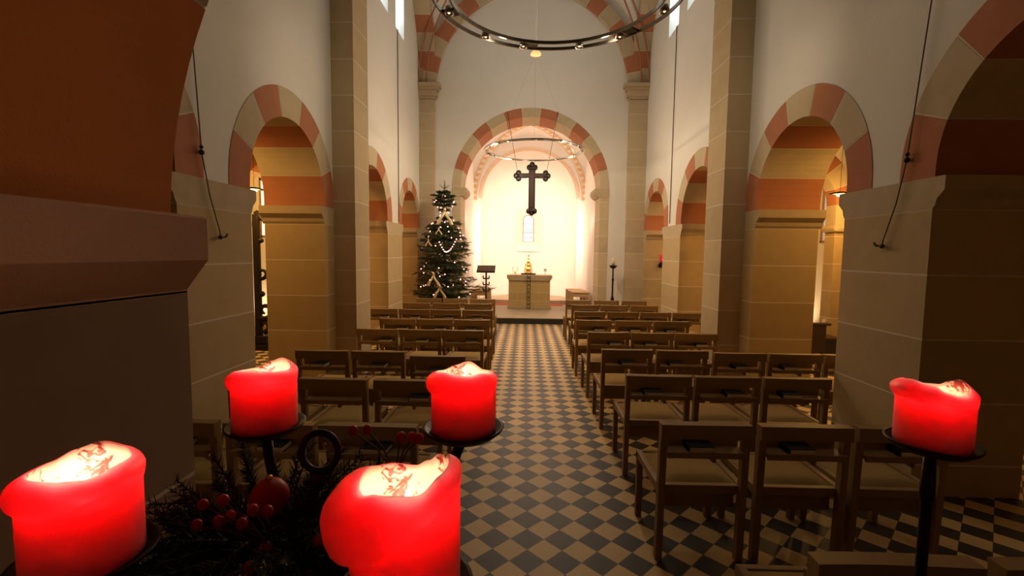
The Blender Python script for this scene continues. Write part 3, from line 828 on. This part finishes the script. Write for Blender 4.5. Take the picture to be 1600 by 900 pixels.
for ti, z in enumerate(tiers):
    nb = 10 if z < 2.4 else 7
    m = MB()
    for k in range(nb):
        a = 2*PI*(k+rt.random()*.7)/nb+ti*.7
        R = trad(z)*rt.uniform(.72, 1.12)
        dr = Vector((math.cos(a), math.sin(a), 0)); droop = rt.uniform(-.5, .15) if z < 2.4 else rt.uniform(.0, .5); z0 = z+(rt.uniform(-.09, .09) if z < 2.35 else 0)
        pts = [Vector((0, 0, z0))+dr*(R*t)+Vector((0, 0, droop*R*t*(1-.6*t)+(.10*R*t*t if z < 2.4 else 0))) for t in (0, .25, .5, .75, 1)]
        m.tube(pts, .011, 5, 1, taper=.3)
        for i in range(11):
            t = .08+.92*i/10; j = min(3, int(t*4)); q = pts[j].lerp(pts[j+1], t*4-j)
            for s in (-1, 1):
                sd = Vector((-dr.y, dr.x, 0))*s
                L = (.07+.16*(1-abs(t-.45)))*(.55+R)*(1 if z < 2.35 else .55)*rt.uniform(.6, 1)
                spray(m, q, dr*.8+sd*.8+Vector((0, 0, rt.uniform(-.7, .3))), L, 20, .042, .0036, rt)
        spray(m, pts[3], dr+Vector((0, 0, .1)), .3*R+.03, 18, .034, .0028, rt)
        tips.append((pts[-1], dr, z)); tips.append((pts[2], dr, z))
    if ti == len(tiers)-1:
        spray(m, (0, 0, 3.0), (0, 0, 1), .27, 40, .04, .003, rt)
        for k in range(5):
            a = k*1.26; spray(m, (0, 0, 3.08), (math.cos(a), math.sin(a), .7), .14, 16, .035, .003, rt)
    m.build('branch_tier', [NEEDLE, BARK], tree)
m = MB()   # long low branch reaching towards the lectern
for dz, ln in ((0, .95), (.06, .8)):
    q = Vector((.1, -.1, .86+dz)); d = Vector((1, -.12, .05))
    m.tube([q, q+d*ln], .012, 5, 1, taper=.3)
    for i in range(16):
        t = ln*(.2+.8*i/15)
        for s in (-1, 1): spray(m, q+d*t, d+Vector((.1, .7*s, rt.uniform(-.4, .4))), .15, 14, .034, .0028, rt)
m.build('low_branch', [NEEDLE, BARK], tree)
# fairy lights
lights = empty('fairy_lights', (TRX, TY, 0), 0, 'string of small pink-white fairy lights wound around the Christmas tree', 'fairy lights')
m = MB(); m.sphere((0, 0, 0), .0125, 8, 6); b0 = m.build('bulb', TREEB, lights)
pos = []
for k in range(92):
    t = k/91; z = .75+2.2*t+rt.uniform(-.06, .06); a = k*2.4+rt.uniform(-.3, .3)
    a = -PI/2+math.sin(a)*1.7; R = trad(z)*rt.uniform(.75, 1.02)
    pos.append(Vector((R*math.cos(a), R*math.sin(a), z)))
for k in range(14):          # pink swag in the middle
    u = k/13; pos[30+k] = Vector((-.02+.36*u, -.50, 1.86-.18*math.sin(PI*u)+.16*abs(u-.3)))
for k, p in enumerate(pos):
    o = b0 if k == 0 else b0.copy()
    if k: COL.objects.link(o); o.parent = lights
    o.location = p
m = MB(); m.tube([p*1.0+Vector((0, .012, 0)) for p in pos[::2]], .002, 4); m.build('cord', NEEDLE, lights)
# bows and baubles
def bow(x, y, z, s, rz, label, rnd):
    m = MB()
    def band(pts, w):
        vs = []
        for p in pts: vs += [(p[0]-w*p[3], p[1], p[2]), (p[0]+w*p[3], p[1]-.006, p[2]), (p[0]+w*p[3], p[1]+.002, p[2]), (p[0]-w*p[3], p[1]+.008, p[2])]
        fs = []
        for i in range(len(pts)-1):
            for e in range(4): fs.append((i*4+e, i*4+(e+1) % 4, i*4+4+(e+1) % 4, i*4+4+e))
        m.add(vs, fs, 0, True)
    for sd in (-1, 1):
        band([(sd*t*.10, -.03*math.sin(PI*t), -.22*t-.02*math.sin(6*t), .5+.5*t) for t in [i/8 for i in range(9)]], .030)
        vs = []
        for i in range(13):
            a = 2*PI*i/12; r = .045
            vs += [(sd*(.05-.05*math.cos(a)), -.028+.0, .02+.03*math.sin(a)), (sd*(.05-.05*math.cos(a)), .028, .02+.03*math.sin(a))]
        m.add(vs, [(2*i, 2*i+1, 2*i+3, 2*i+2) for i in range(12)], 0, True)
    m.sphere((0, -.01, .01), .022, 10, 6)
    o = m.build('ribbon_bow', RIBBON, None, (x, y, z)); o.scale = (s, s, s); o.rotation_euler = (0, 0, rz)
    tag(o, label, 'bow', 'gold bows on the Christmas tree')
bow(TRX+.05, TY-.24, 2.60, 1.45, 0, 'large gold bow at the narrow waist of the Christmas tree, topmost of the bows', rt)
bow(TRX-.13, TY-.57, 1.23, 1.15, 0, 'gold bow hanging over the upper of the two low bows of the tree', rt)
bow(TRX+.02, TY-.66, .98, 1.1, 0, 'gold bow lowest on the Christmas tree, above the chair backs', rt)
bow(TRX-.26, TY-.46, 1.95, .6, 0, 'small gold bow halfway up the tree towards the arcade wall', rt)
bow(TRX-.05, TY-.40, 2.2, .6, 0, 'small gold bow just under the large bow of the tree', rt)
for k, (x, z, c, w) in enumerate(((.47, 1.02, 'dark bauble hanging from the tree branch nearest the lectern', .05), (-.33, 2.02, 'dark bauble on the arcade side of the tree at mid height', .035),
                                  (.20, 1.55, 'dark bauble under the pink swag of the tree', .035), (.28, 2.25, 'dark bauble below the large bow on the lectern side', .03),
                                  (-.40, 1.12, 'dark bauble low on the arcade side of the tree', .035), (.0, 2.85, 'dark bauble near the top of the tree', .03))):
    r_ = empty('tree_bauble', (TRX+x, TY-math.sqrt(max(.02, trad(z)**2-x*x))-.02, z), 0, c, 'bauble', 'baubles on the Christmas tree')
    m = MB(); m.sphere((0, 0, 0), w, 14, 10); m.build('ball', BAUBLE, r_)
    m = MB(); m.lathe([(.008, w*.95), (.008, w+.012)], 8); m.build('cap', GOLD, r_)

# ------------------------------------------------------------------ things on the walls, in the aisles
def px_on_x(x, y, X): return None
def cable(pts, r, label, kind='cord', end=None, mt=CORD):
    root = empty('chandelier_rope' if kind == 'rope' else 'wall_cable', pts[0], 0, label, kind)
    o = Vector(pts[0])
    m = MB(); m.tube([Vector(p)-o for p in pts], r, 6); m.build('cord', mt, root)
    return root, o
def rope(X, sg, top, knot, hook, label):
    root, o = cable([(X, *top), (X, (top[0]*.5+knot[0]*.5), (top[1]*.5+knot[1]*.5)), (X, *knot), (X, knot[0]*.6+hook[0]*.4+.0, knot[1]*.55+hook[1]*.45-.03), (X, hook[0]*.95+knot[0]*.05, hook[1]+.05), (X, *hook)], .005, label, 'rope')
    m = MB(); k = Vector((X, *knot))-o; m.sphere(k, .022, 10, 6); m.sphere(k+Vector((0, 0, .04)), .015, 10, 6); m.build('pulley', DARKM, root)
    h = Vector((X, *hook))-o
    m = MB(); m.tube([h+Vector((-sg*.03, -.05, .0)), h, h+Vector((-sg*.01, .05, .005)), h+Vector((-sg*.02, .06, .03))], .009, 6); m.sphere(h, .018, 8, 6); m.build('cleat_hook', DARKM, root)
rope(XL+.03, -1, (3.31, 6.0), (3.547, 2.441), (3.736, 1.80), 'grey chandelier rope hanging down the wall over the pier beside the tower arch')
rope(XR-.03, 1, (3.115, 6.0), (3.486, 2.403), (3.662, 1.785), 'grey chandelier rope hanging down the wall over the pier behind the lone candle')
cable([(XL+.012, 9.17, 5.95), (XL+.012, 9.17, 2.3)], .008, 'thin cable running down the tree-side wall from the clerestory window', 'cable')
cable([(XR-.012, 9.05, 5.95), (XR-.012, 9.05, 2.3)], .008, 'thin cable running down the candle-side wall from the clerestory window', 'cable')
# red sanctuary lamp on the last pier
root = empty('sanctuary_lamp', (3.12, 10.80, 1.50), 0, 'red glass lamp on a dark bracket on the last candle-side pier', 'lamp')
m = MB(); m.tube([(0, 0, -.06), (-.01, -.10, -.08), (-.02, -.16, .0), (-.0, -.15, .04)], .018, 8); m.sphere((0, -.03, -.05), .055, 10, 8); m.sphere((-.01, -.12, -.01), .05, 10, 8); m.build('bracket', IRON, root)
m = MB(); m.lathe([(.035, .03), (.05, .06), (.05, .19), (.045, .20)], 16, c=(0, -.14, 0))
m.build('glass', emis('red_lamp_glass', (.55, .01, .012, 1), .35), root)
m = MB(); m.sphere((0, -.195, .09), .012, 8, 6); m.build('flame', emis('red_lamp_flame', (1, .35, .3, 1), 4), root)
BLACKW = mat('black_carved_wood', (.010, .006, .004, 1), .5)
# carved black stand in the left aisle
root = empty('carved_stand', (-4.50, 7.75, 0), 0, 'tall black carved scrollwork stand in the aisle behind the near pier', 'carved stand')
m = MB(); m.box(-.16, .22, -.16, .16, 0, .10, bev=.02); m.box(-.13, .15, -.13, .13, .10, .24, bev=.02); m.build('base', BLACKW, root)
m = MB(); m.box(-.10, .0, -.04, .04, .24, 2.3, bev=.015)
m.build('post', BLACKW, root)
def scroll(c, r, turns, ph=0, w=.03):
    m = MB(); pts = []
    for i in range(28):
        t = i/27; a = ph+2*PI*turns*t; q = r*(1-.75*t)
        pts.append((c[0]+q*math.cos(a), 0, c[1]+q*math.sin(a)))
    m.tube(pts, w, 8, taper=.5); return m.build('scroll', BLACKW, root)
scroll((.03, 1.30), .095, 1.0, -2.2, .035); scroll((.06, .66), .15, 1.1, -2.4, .05); scroll((.04, .40), .11, .8, -1.5, .05)
m = MB(); m.tube([(-.05, 0, 2.34), (.05, 0, 2.22), (.13, 0, 2.20), (.20, 0, 2.22), (.24, 0, 2.26)], .045, 10, taper=.55); m.build('carved_head', BLACKW, root)
for z in (1.86, .95):
    m = MB(); m.sphere((.02, 0, z), .05, 10, 6); m.build('carved_knob', BLACKW, root)
# dark bench in the right aisle
root = empty('wooden_bench', (4.62, 7.35, 0), 0, 'dark wooden bench end standing in the aisle behind the candle-side pier', 'bench')
m = MB(); m.box(-.24, .12, -.03, .03, 0, .62, bev=.01); m.build('bench_end', WOODD, root)
m = MB(); m.box(-.27, .18, -.05, .05, .62, .66, bev=.01); m.build('top_rail', WOODD, root)
m = MB(); m.box(-.05, .40, .0, 1.2, .38, .42, bev=.01); m.build('seat', WOODD, root)
m = MB(); m.box(.32, .40, .0, 1.2, 0, .38, bev=.01); m.build('front_panel', WOODD, root)
# aisle pendant lamps
for x, y, z, lb in ((-4.36, 7.4, 2.66, 'flat disc lamp hanging in the aisle behind the black carved stand'), (4.70, 7.15, 2.63, 'flat disc lamp hanging in the aisle above the dark bench')):
    root = empty('disc_lamp', (x, y, z), 0, lb, 'lamp', 'disc lamps in the aisles')
    m = MB(); m.lathe([(.14, 0), (.15, .012), (.10, .03), (.02, .045)], 20); m.build('shade', DARKM, root)
    m = MB(); m.sphere((0, 0, -.005), .05, 12, 6, sc=(1, 1, .5)); m.build('bulb', LAMPW, root)
    m = MB(); m.tube([(0, 0, .04), (0, 0, 1.55)], .003, 6); m.build('rod', DARKM, root)
# socket plate on the right aisle pier
m = MB(); m.box(5.028, 5.05, 7.82, 7.90, .52, .64, bev=.004); tag(m.build('wall_socket', WHITEC), 'small white socket plate low on the aisle pier above the bench', 'socket')

# ------------------------------------------------------------------ foreground candles
CLIGHT = []
def cubic(ctrl, a):
    """smooth periodic interpolation of [(deg, v...)]"""
    n = len(ctrl); a %= 360
    for i in range(n):
        a0 = ctrl[i][0]; a1 = ctrl[(i+1) % n][0]+(360 if i == n-1 else 0)
        aa = a if a >= ctrl[0][0] else a+360
        if a0 <= aa <= a1:
            t = (aa-a0)/(a1-a0); t = t*t*(3-2*t)
            return [p+(q-p)*t for p, q in zip(ctrl[i][1:], ctrl[(i+1) % n][1:])]
def candle(x, y, zp, R, ctrl, label, pool, power):
    """ctrl: (angle, rim height, lip overhang, lip height); angle 0 = right, 90 = away, 180 = left, 270 = near"""
    root = empty('pillar_candle', (x, y, zp), 0, label, 'candle', 'thick red pillar candles')
    NT = 96; rows = []
    body = [0, .02, .06, .2, .4, .6]
    def ring(fn): return [fn(2*PI*k/NT, 360*k/NT) for k in range(NT)]
    def outer(h):
        def f(a, dg):
            zr, B, W = cubic(ctrl, dg)
            if h <= .6: z = h*(zr-W*1.15); r = R*(1+.012*math.sin(3*a+x*9)) - (.003 if h == 0 else 0); 
            return (r*math.cos(a), r*math.sin(a), z)
        return ring(f)
    for h in (0, .03, .2, .45, .7, .92):
        def f(a, dg, h=h):
            zr, B, W = cubic(ctrl, dg); zb = zr-W
            r = R*(1+.008*math.sin(3*a+x*9)+.006*math.sin(7*a))-(.003 if h == 0 else 0)
            return (r*math.cos(a), r*math.sin(a), h*zb)
        rows.append(ring(f))
    for q in range(11):         # lip: a rolled bulge from zb up to the rim and over
        ph = -PI/2+PI*1.0*q/10
        def f(a, dg, ph=ph, q=q):
            zr, B, W = cubic(ctrl, dg); zb = zr-W
            s = (math.sin(ph)+1)/2
            r = R+B*math.cos(ph) if ph < 0 else R+B*math.cos(ph)-(.010)*math.sin(ph)**2
            if q == 0: r = R+min(B, .001)
            return (r*math.cos(a), r*math.sin(a), zb+W*s)
        rows.append(ring(f))
    nout = len(rows)
    for t in (.12, .3, .5, .7, .85, .95):      # inside wall sloping to the pool
        def f(a, dg, t=t):
            zr, B, W = cubic(ctrl, dg)
            r0 = R-.010+B*.0; r1 = R*.45
            z = zr-(zr-pool)*math.sin(t*PI/2)**.9
            r = r0+(r1-r0)*(t**2.2)+.0025*math.sin(5*a+20*t)*t*(1-t)*4
            return (r*math.cos(a), r*math.sin(a), z)
        rows.append(ring(f))
    rows.append(ring(lambda a, dg: (R*.30*math.cos(a), R*.30*math.sin(a), pool)))
    vs = [v for r in rows for v in r]; m = MB(); fs_o = []; fs_i = []
    for i in range(len(rows)-1):
        for k in range(NT):
            k2 = (k+1) % NT; f = (i*NT+k, i*NT+k2, (i+1)*NT+k2, (i+1)*NT+k)
            (fs_o if i < nout-1 else fs_i).append(f)
    vs.append((0, 0, pool-.001)); c = len(vs)-1; o = (len(rows)-1)*NT
    for k in range(NT): fs_i.append((o+k, o+(k+1) % NT, c))
    fs_o.append(tuple(range(NT-1, -1, -1)))
    m.add(vs, fs_o+fs_i, 0, True); m.m = [0]*len(fs_o)+[1]*len(fs_i)
    m.build('wax_body', [WAX, WAXIN], root)
    m = MB(); m.tube([(0, 0, pool-.003), (.001, 0, pool+.006), (.003, 0, pool+.011)], .0013, 6); m.build('wick', COVER, root)
    m = MB(); m.lathe([(.0008, 0), (.0035, .004), (.0042, .009), (.0028, .016), (.0004, .024)], 12, c=(.002, 0, pool+.009)); m.build('flame', FLAME, root)
    l = bpy.data.lights.new('candle_light', 'POINT'); l.energy = power; l.color = (1, .64, .42); l.shadow_soft_size = .008
    lo = bpy.data.objects.new('candle_light', l); COL.objects.link(lo); lo.location = (x, y, zp+pool+.024)
    return root
CAND = dict(
 FC=dict(x=-.1065, y=.405, zp=1.385, R=.050, pool=.066, c=[(15, .127, .001, .02), (50, .119, .001, .02), (70, .109, .001, .02), (90, .102, .003, .02), (130, .1065, .010, .03), (165, .112, .018, .045), (195, .109, .023, .055), (221, .107, .022, .058), (249, .113, .013, .055), (275, .114, .003, .04), (300, .112, .001, .025), (330, .122, .001, .02)]),
 FL=dict(x=-.455, y=.45, zp=1.375, R=.050, pool=.060, c=[(0, .104, .002, .02), (45, .102, .002, .02), (80, .106, .002, .02), (110, .111, .002, .02), (140, .1065, .003, .02), (165, .1005, .005, .02), (195, .100, .009, .030), (230, .102, .008, .032), (266, .104, .004, .03), (295, .102, .002, .03), (320, .100, .001, .02)]),
 RL=dict(x=-.435, y=.752, zp=1.402, R=.050, pool=.062, c=[(0, .099, .002, .02), (40, .104, .002, .02), (76, .110, .002, .02), (105, .1035, .002, .02), (130, .094, .004, .02), (155, .094, .006, .024), (184, .096, .009, .03), (220, .101, .007, .03), (250, .105, .004, .03), (276, .107, .001, .025), (302, .1045, .001, .02), (325, .1015, .001, .02)]),
 RC=dict(x=-.092, y=.70, zp=1.425, R=.050, pool=.058, c=[(0, .092, .002, .022), (51, .088, .002, .02), (86, .0985, .002, .02), (116, .093, .002, .02), (143, .088, .004, .024), (192, .093, .008, .030), (237, .0985, .007, .034), (262, .097, .006, .034), (290, .0955, .005, .032), (314, .097, .004, .03)]),
 RR=dict(x=.664, y=.75, zp=1.398, R=.050, pool=.056, c=[(6, .107, .003, .03), (24, .101, .003, .025), (45, .092, .002, .02), (70, .091, .002, .02), (104, .0955, .003, .02), (150, .104, .008, .028), (188, .108, .009, .030), (227, .1035, .004, .025), (248, .096, .001, .02), (267, .0925, .001, .02), (290, .092, .001, .02), (330, .099, .002, .025)]),
)
LBL = dict(FC='red candle with a drooping lip, on the stand plate below the cross', FL='broad red candle on the stand plate against the tower pier',
           RL='red candle on the stand plate before the near arcade pier', RC='red candle on the stand plate at the edge of the tiled aisle', RR='lone red candle on its own dark stand behind the chair block')
for k, q in CAND.items(): candle(q['x'], q['y'], q['zp'], q['R'], q['c'], LBL[k], q['pool'], dict(RR=.24, FL=.40).get(k, .34))

# iron stand with four plates
SX, SY = -.285, .60
stand = empty('candle_stand', (SX, SY, 0), 0, 'wrought iron stand with four candle plates and a ring handle, wreathed in fir', 'candle stand')
def plate(mb, c, R=.061): mb.lathe([(.012, -.012), (R*.8, -.008), (R, .002), (R+.002, .006), (R-.002, .006), (R*.82, -.0005), (.0, -.0005)], 32, c=c)
for k in ('FC', 'FL', 'RL', 'RC'):
    q = CAND[k]; c = (q['x']-SX, q['y']-SY, q['zp'])
    m = MB(); plate(m, c); m.build('drip_plate', IRON, stand)
    m = MB(); e = Vector((c[0], c[1], 0)); d = e.normalized()
    m.tube([(e.x, e.y, c[2]-.010), (e.x*.92, e.y*.92, c[2]-.05), (e.x*.75, e.y*.75, c[2]-.10), (e.x*.45, e.y*.45, c[2]-.14), (0, 0, c[2]-.16)], .0085, 8); m.build('arm', IRON, stand)
m = MB(); m.lathe([(.014, .0), (.014, 1.22), (.024, 1.23), (.024, 1.26), (.010, 1.27), (.010, 1.37)], 14); m.build('stem', IRON, stand)
m = MB(); cz = 1.429; pts = [(.025*math.cos(t), .004*math.sin(t), cz+.025*math.sin(t)) for t in [2*PI*i/28 for i in range(28)]]
ringM = [(p[0]+.011, p[1], p[2]) for p in pts]; m.tube(ringM, .0048, 10, closed=True); m.tube([(0, 0, 1.36), (.006, 0, 1.385), (.011, 0, 1.405)], .007, 8); m.build('ring_handle', IRON, stand)
m = MB()
for k in range(3):
    a = 2*PI*k/3+.5
    m.tube([(0, 0, .30), (.10*math.cos(a), .10*math.sin(a), .22), (.24*math.cos(a), .24*math.sin(a), .03), (.30*math.cos(a), .30*math.sin(a), .013)], .013, 8)
m.build('tripod_base', IRON, stand)
q = CAND['RR']; s2 = empty('candle_stand', (q['x'], q['y'], 0), 0, 'dark iron stand under the lone red candle by the chair block', 'candle stand')
m = MB(); plate(m, (0, 0, q['zp'])); m.build('drip_plate', IRON, s2)
m = MB(); m.lathe([(.008, 0), (.008, 1.3), (.011, 1.31), (.008, q['zp']-.012)], 14); m.build('stem', IRON, s2)
m = MB()
for k in range(3):
    a = 2*PI*k/3+.2
    m.tube([(0, 0, .30), (.10*math.cos(a), .10*math.sin(a), .22), (.22*math.cos(a), .22*math.sin(a), .02)], .012, 8)
m.build('tripod_base', IRON, s2)

# fir greens, berries, red ball
gr = random.Random(21)
root = empty('fir_wreath', (SX-.02, SY-.06, 1.345), 0, 'dark fir greenery bound around the iron candle stand', 'wreath')
for part in range(4):
    m = MB()
    for k in range(85):
        a = gr.uniform(0, 2*PI); r = gr.uniform(.02, .12)
        p = Vector((r*math.cos(a), r*math.sin(a)*.8, gr.uniform(-.10, .035)))
        d = Vector((math.cos(a), math.sin(a), gr.uniform(-.5, .7)))
        L = gr.uniform(.05, .10); spray(m, p, d, L, 46, .019, .0009, gr, stem=.0016)
    m.build('fir_sprig', [NEEDLED, BARK], root)
m = MB(); pts = [(.12*math.cos(t), .10*math.sin(t), -.05) for t in [2*PI*i/24 for i in range(24)]]; m.tube(pts, .03, 8, closed=True); m.build('ring', BARK, root)
def berries(bx, by, bz, tips_, label):
    r_ = empty('berry_spray', (bx, by, bz), 0, label, 'berry spray', 'red berry sprays in the greenery')
    m = MB()
    for t in tips_: 
        t = Vector(t); m.tube([(0, 0, 0), t*.5+Vector((0, 0, .008)), t*.92], .0011, 5)
    m.build('stem', TWIG, r_)
    for t in tips_:
        m = MB(); rr = gr.uniform(.0058, .0072); m.sphere(t, rr, 12, 8, sc=(1, 1, 1.12)); m.build('berry', BERRY, r_)

def bspray(c, pts, label): berries(c[0], c[1], c[2], [(p[0]-c[0], .50-c[1]+p[2], p[1]-c[2]) for p in pts], label)
bspray((-.296, .52, 1.340), [(-.365, 1.408, 0), (-.348, 1.408, .01), (-.366, 1.390, -.01), (-.304, 1.406, -.005), (-.293, 1.399, .005), (-.327, 1.380, .01), (-.347, 1.383, .02)], 'spray of red berries on the wreath, widest, towards the tower pier')
bspray((-.31, .53, 1.31), [(-.294, 1.358, 0), (-.307, 1.341, -.01), (-.316, 1.325, -.01), (-.361, 1.376, .02)], 'spray of red berries low in the middle of the wreath')
bspray((-.215, .53, 1.30), [(-.232, 1.369, 0), (-.213, 1.363, .0), (-.232, 1.355, .012), (-.212, 1.345, .01), (-.241, 1.331, -.01)], 'spray of red berries beside the candle with the drooping lip')
bspray((-.17, .60, 1.40), [(-.213, 1.475, .06), (-.195, 1.477, .06), (-.152, 1.468, .06), (-.141, 1.464, .07), (-.130, 1.467, .06)], 'spray of red berries behind the drooping candle, beside the ring handle')
r_ = empty('red_ball', (-.330, .575, 1.377), 0, 'matt red ball ornament half sunk in the fir wreath', 'ornament')
m = MB(); m.sphere((0, 0, 0), .024, 24, 16, sc=(1, 1, 1.05)); m.build('ball', REDB, r_)
m = MB(); m.lathe([(.004, .023), (.004, .029)], 8); m.build('cap', GOLD, r_)
m = MB()
# ------------------------------------------------------------------ camera
F, PIT, YAW, ROL = 723.0, .07575, .027394, .011814
cy, sy = math.cos(YAW), math.sin(YAW)
fw = Vector((-sy*math.cos(PIT), cy*math.cos(PIT), -math.sin(PIT))); rt_ = Vector((cy, sy, 0)); up_ = rt_.cross(fw)
c_, s_ = math.cos(ROL), math.sin(ROL); r2 = rt_*c_+up_*s_; u2 = up_*c_-rt_*s_
cam = bpy.data.cameras.new('camera'); cam.sensor_width = 36; cam.lens = 36*F/1600; cam.clip_start = .02
co = bpy.data.objects.new('camera', cam); COL.objects.link(co)
co.matrix_world = Matrix(((r2.x, u2.x, -fw.x, 0), (r2.y, u2.y, -fw.y, 0), (r2.z, u2.z, -fw.z, 1.7), (0, 0, 0, 1)))
scene.camera = co
# ------------------------------------------------------------------ light
def light(kind, loc, energy, col, size=.1, to=None, spot=None, blend=.5, sy_=None):
    l = bpy.data.lights.new('lamp', kind); l.energy = energy; l.color = col
    if kind == 'AREA':
        l.size = size
        if sy_: l.shape = 'RECTANGLE'; l.size_y = sy_
    else: l.shadow_soft_size = size
    if kind == 'SPOT': l.spot_size = spot; l.spot_blend = blend
    o = bpy.data.objects.new('lamp', l); COL.objects.link(o); o.location = loc
    if to is not None: o.rotation_euler = (Vector(to)-Vector(loc)).to_track_quat('-Z', 'Y').to_euler()
    return o
WARM = (1, .66, .34); WARM2 = (1, .52, .13)
CH = (1, .66, .49)
for s in (-1, 1): light('SPOT', (CX+s*1.56, D+.86, 2.75), 640, CH, .15, (CX-s*.5, 16.1, 1.75), math.radians(84), .7)
light('AREA', (CX, D+.9, 4.55), 30, CH, 1.6, (CX, 15.6, 3.6), sy_=.3)
light('POINT', (CX, 13.7, 2.9), 55, CH, .12)
# aisle lamps
for x, y, z in ((-4.36, 7.4, 2.58), (4.70, 7.15, 2.55), (-4.3, 10.2, 2.9), (4.4, 10.2, 2.9)):
    light('POINT', (x, y, z), 60, WARM2, .12)
for sg in (-1, 1): light('SPOT', (.13+sg*4.35, 4.7, 2.95), 108, WARM2, .1, (.13+sg*3.2, 5.9, 1.45), math.radians(120), .7)
for sg, ax in ((-1, AXL), (1, AXR)):
    light('SPOT', (ax-sg*.35, 9.1, .12), 75, WARM, .06, (ax, 8.9, 2.2), math.radians(100), .8)
# ring chandelier bulbs
for k in range(4):
    a = 2*PI*k/4+.6
    light('POINT', (.145+.88*math.cos(a), 8.8+.88*math.sin(a), 3.56), 44, (1, .79, .54), .03)
    light('SPOT', (.145+.9*math.cos(a), 8.8+.9*math.sin(a), 3.54), 55, (1, .79, .55), .03, (.145+1.6*math.cos(a), 9.0+1.6*math.sin(a), 0), math.radians(125), .8)
for sg in (-1, 1): light('SPOT', (.215+sg*.5, 4.3, 3.58), 42, (1, .80, .54), .03, (.13+sg*2.5, 6.0, 3.6), math.radians(95), .9)
for a in (1.0, 2.1): light('POINT', (.215+.88*math.cos(a), 3.6+.88*math.sin(a), 3.58), 1.5, (1, .84, .62), .03)
# daylight through the clerestory windows
for X, sg, WIN in ((XL, 1, WINL), (XR, -1, WINR)):
    for ua, ub, za, zb in WIN: light('AREA', (X-sg*.35, (ua+ub)/2, (za+zb)/2), 10, (.78, .90, 1), .5, (X+sg*3, (ua+ub)/2, (za+zb)/2-.8), sy_=1.0)
light('AREA', (.13, 5.2, 7.6), 9, (.84, .94, .86), 3.2, (.13, 5.6, 0), sy_=2.0)  # unseen overhead fill added to brighten the nave, not window light
w = bpy.data.worlds.new('world'); scene.world = w; w.use_nodes = True
w.node_tree.nodes['Background'].inputs[0].default_value = (.30, .36, .45, 1); w.node_tree.nodes['Background'].inputs[1].default_value = .004
vs = scene.view_settings; scene.display_settings.display_device = 'sRGB'
vs.view_transform = 'Standard'; vs.look = 'None'; vs.exposure = 0; vs.gamma = 1; vs.use_curve_mapping = False
scene.cycles.max_bounces = 8; scene.cycles.diffuse_bounces = 4
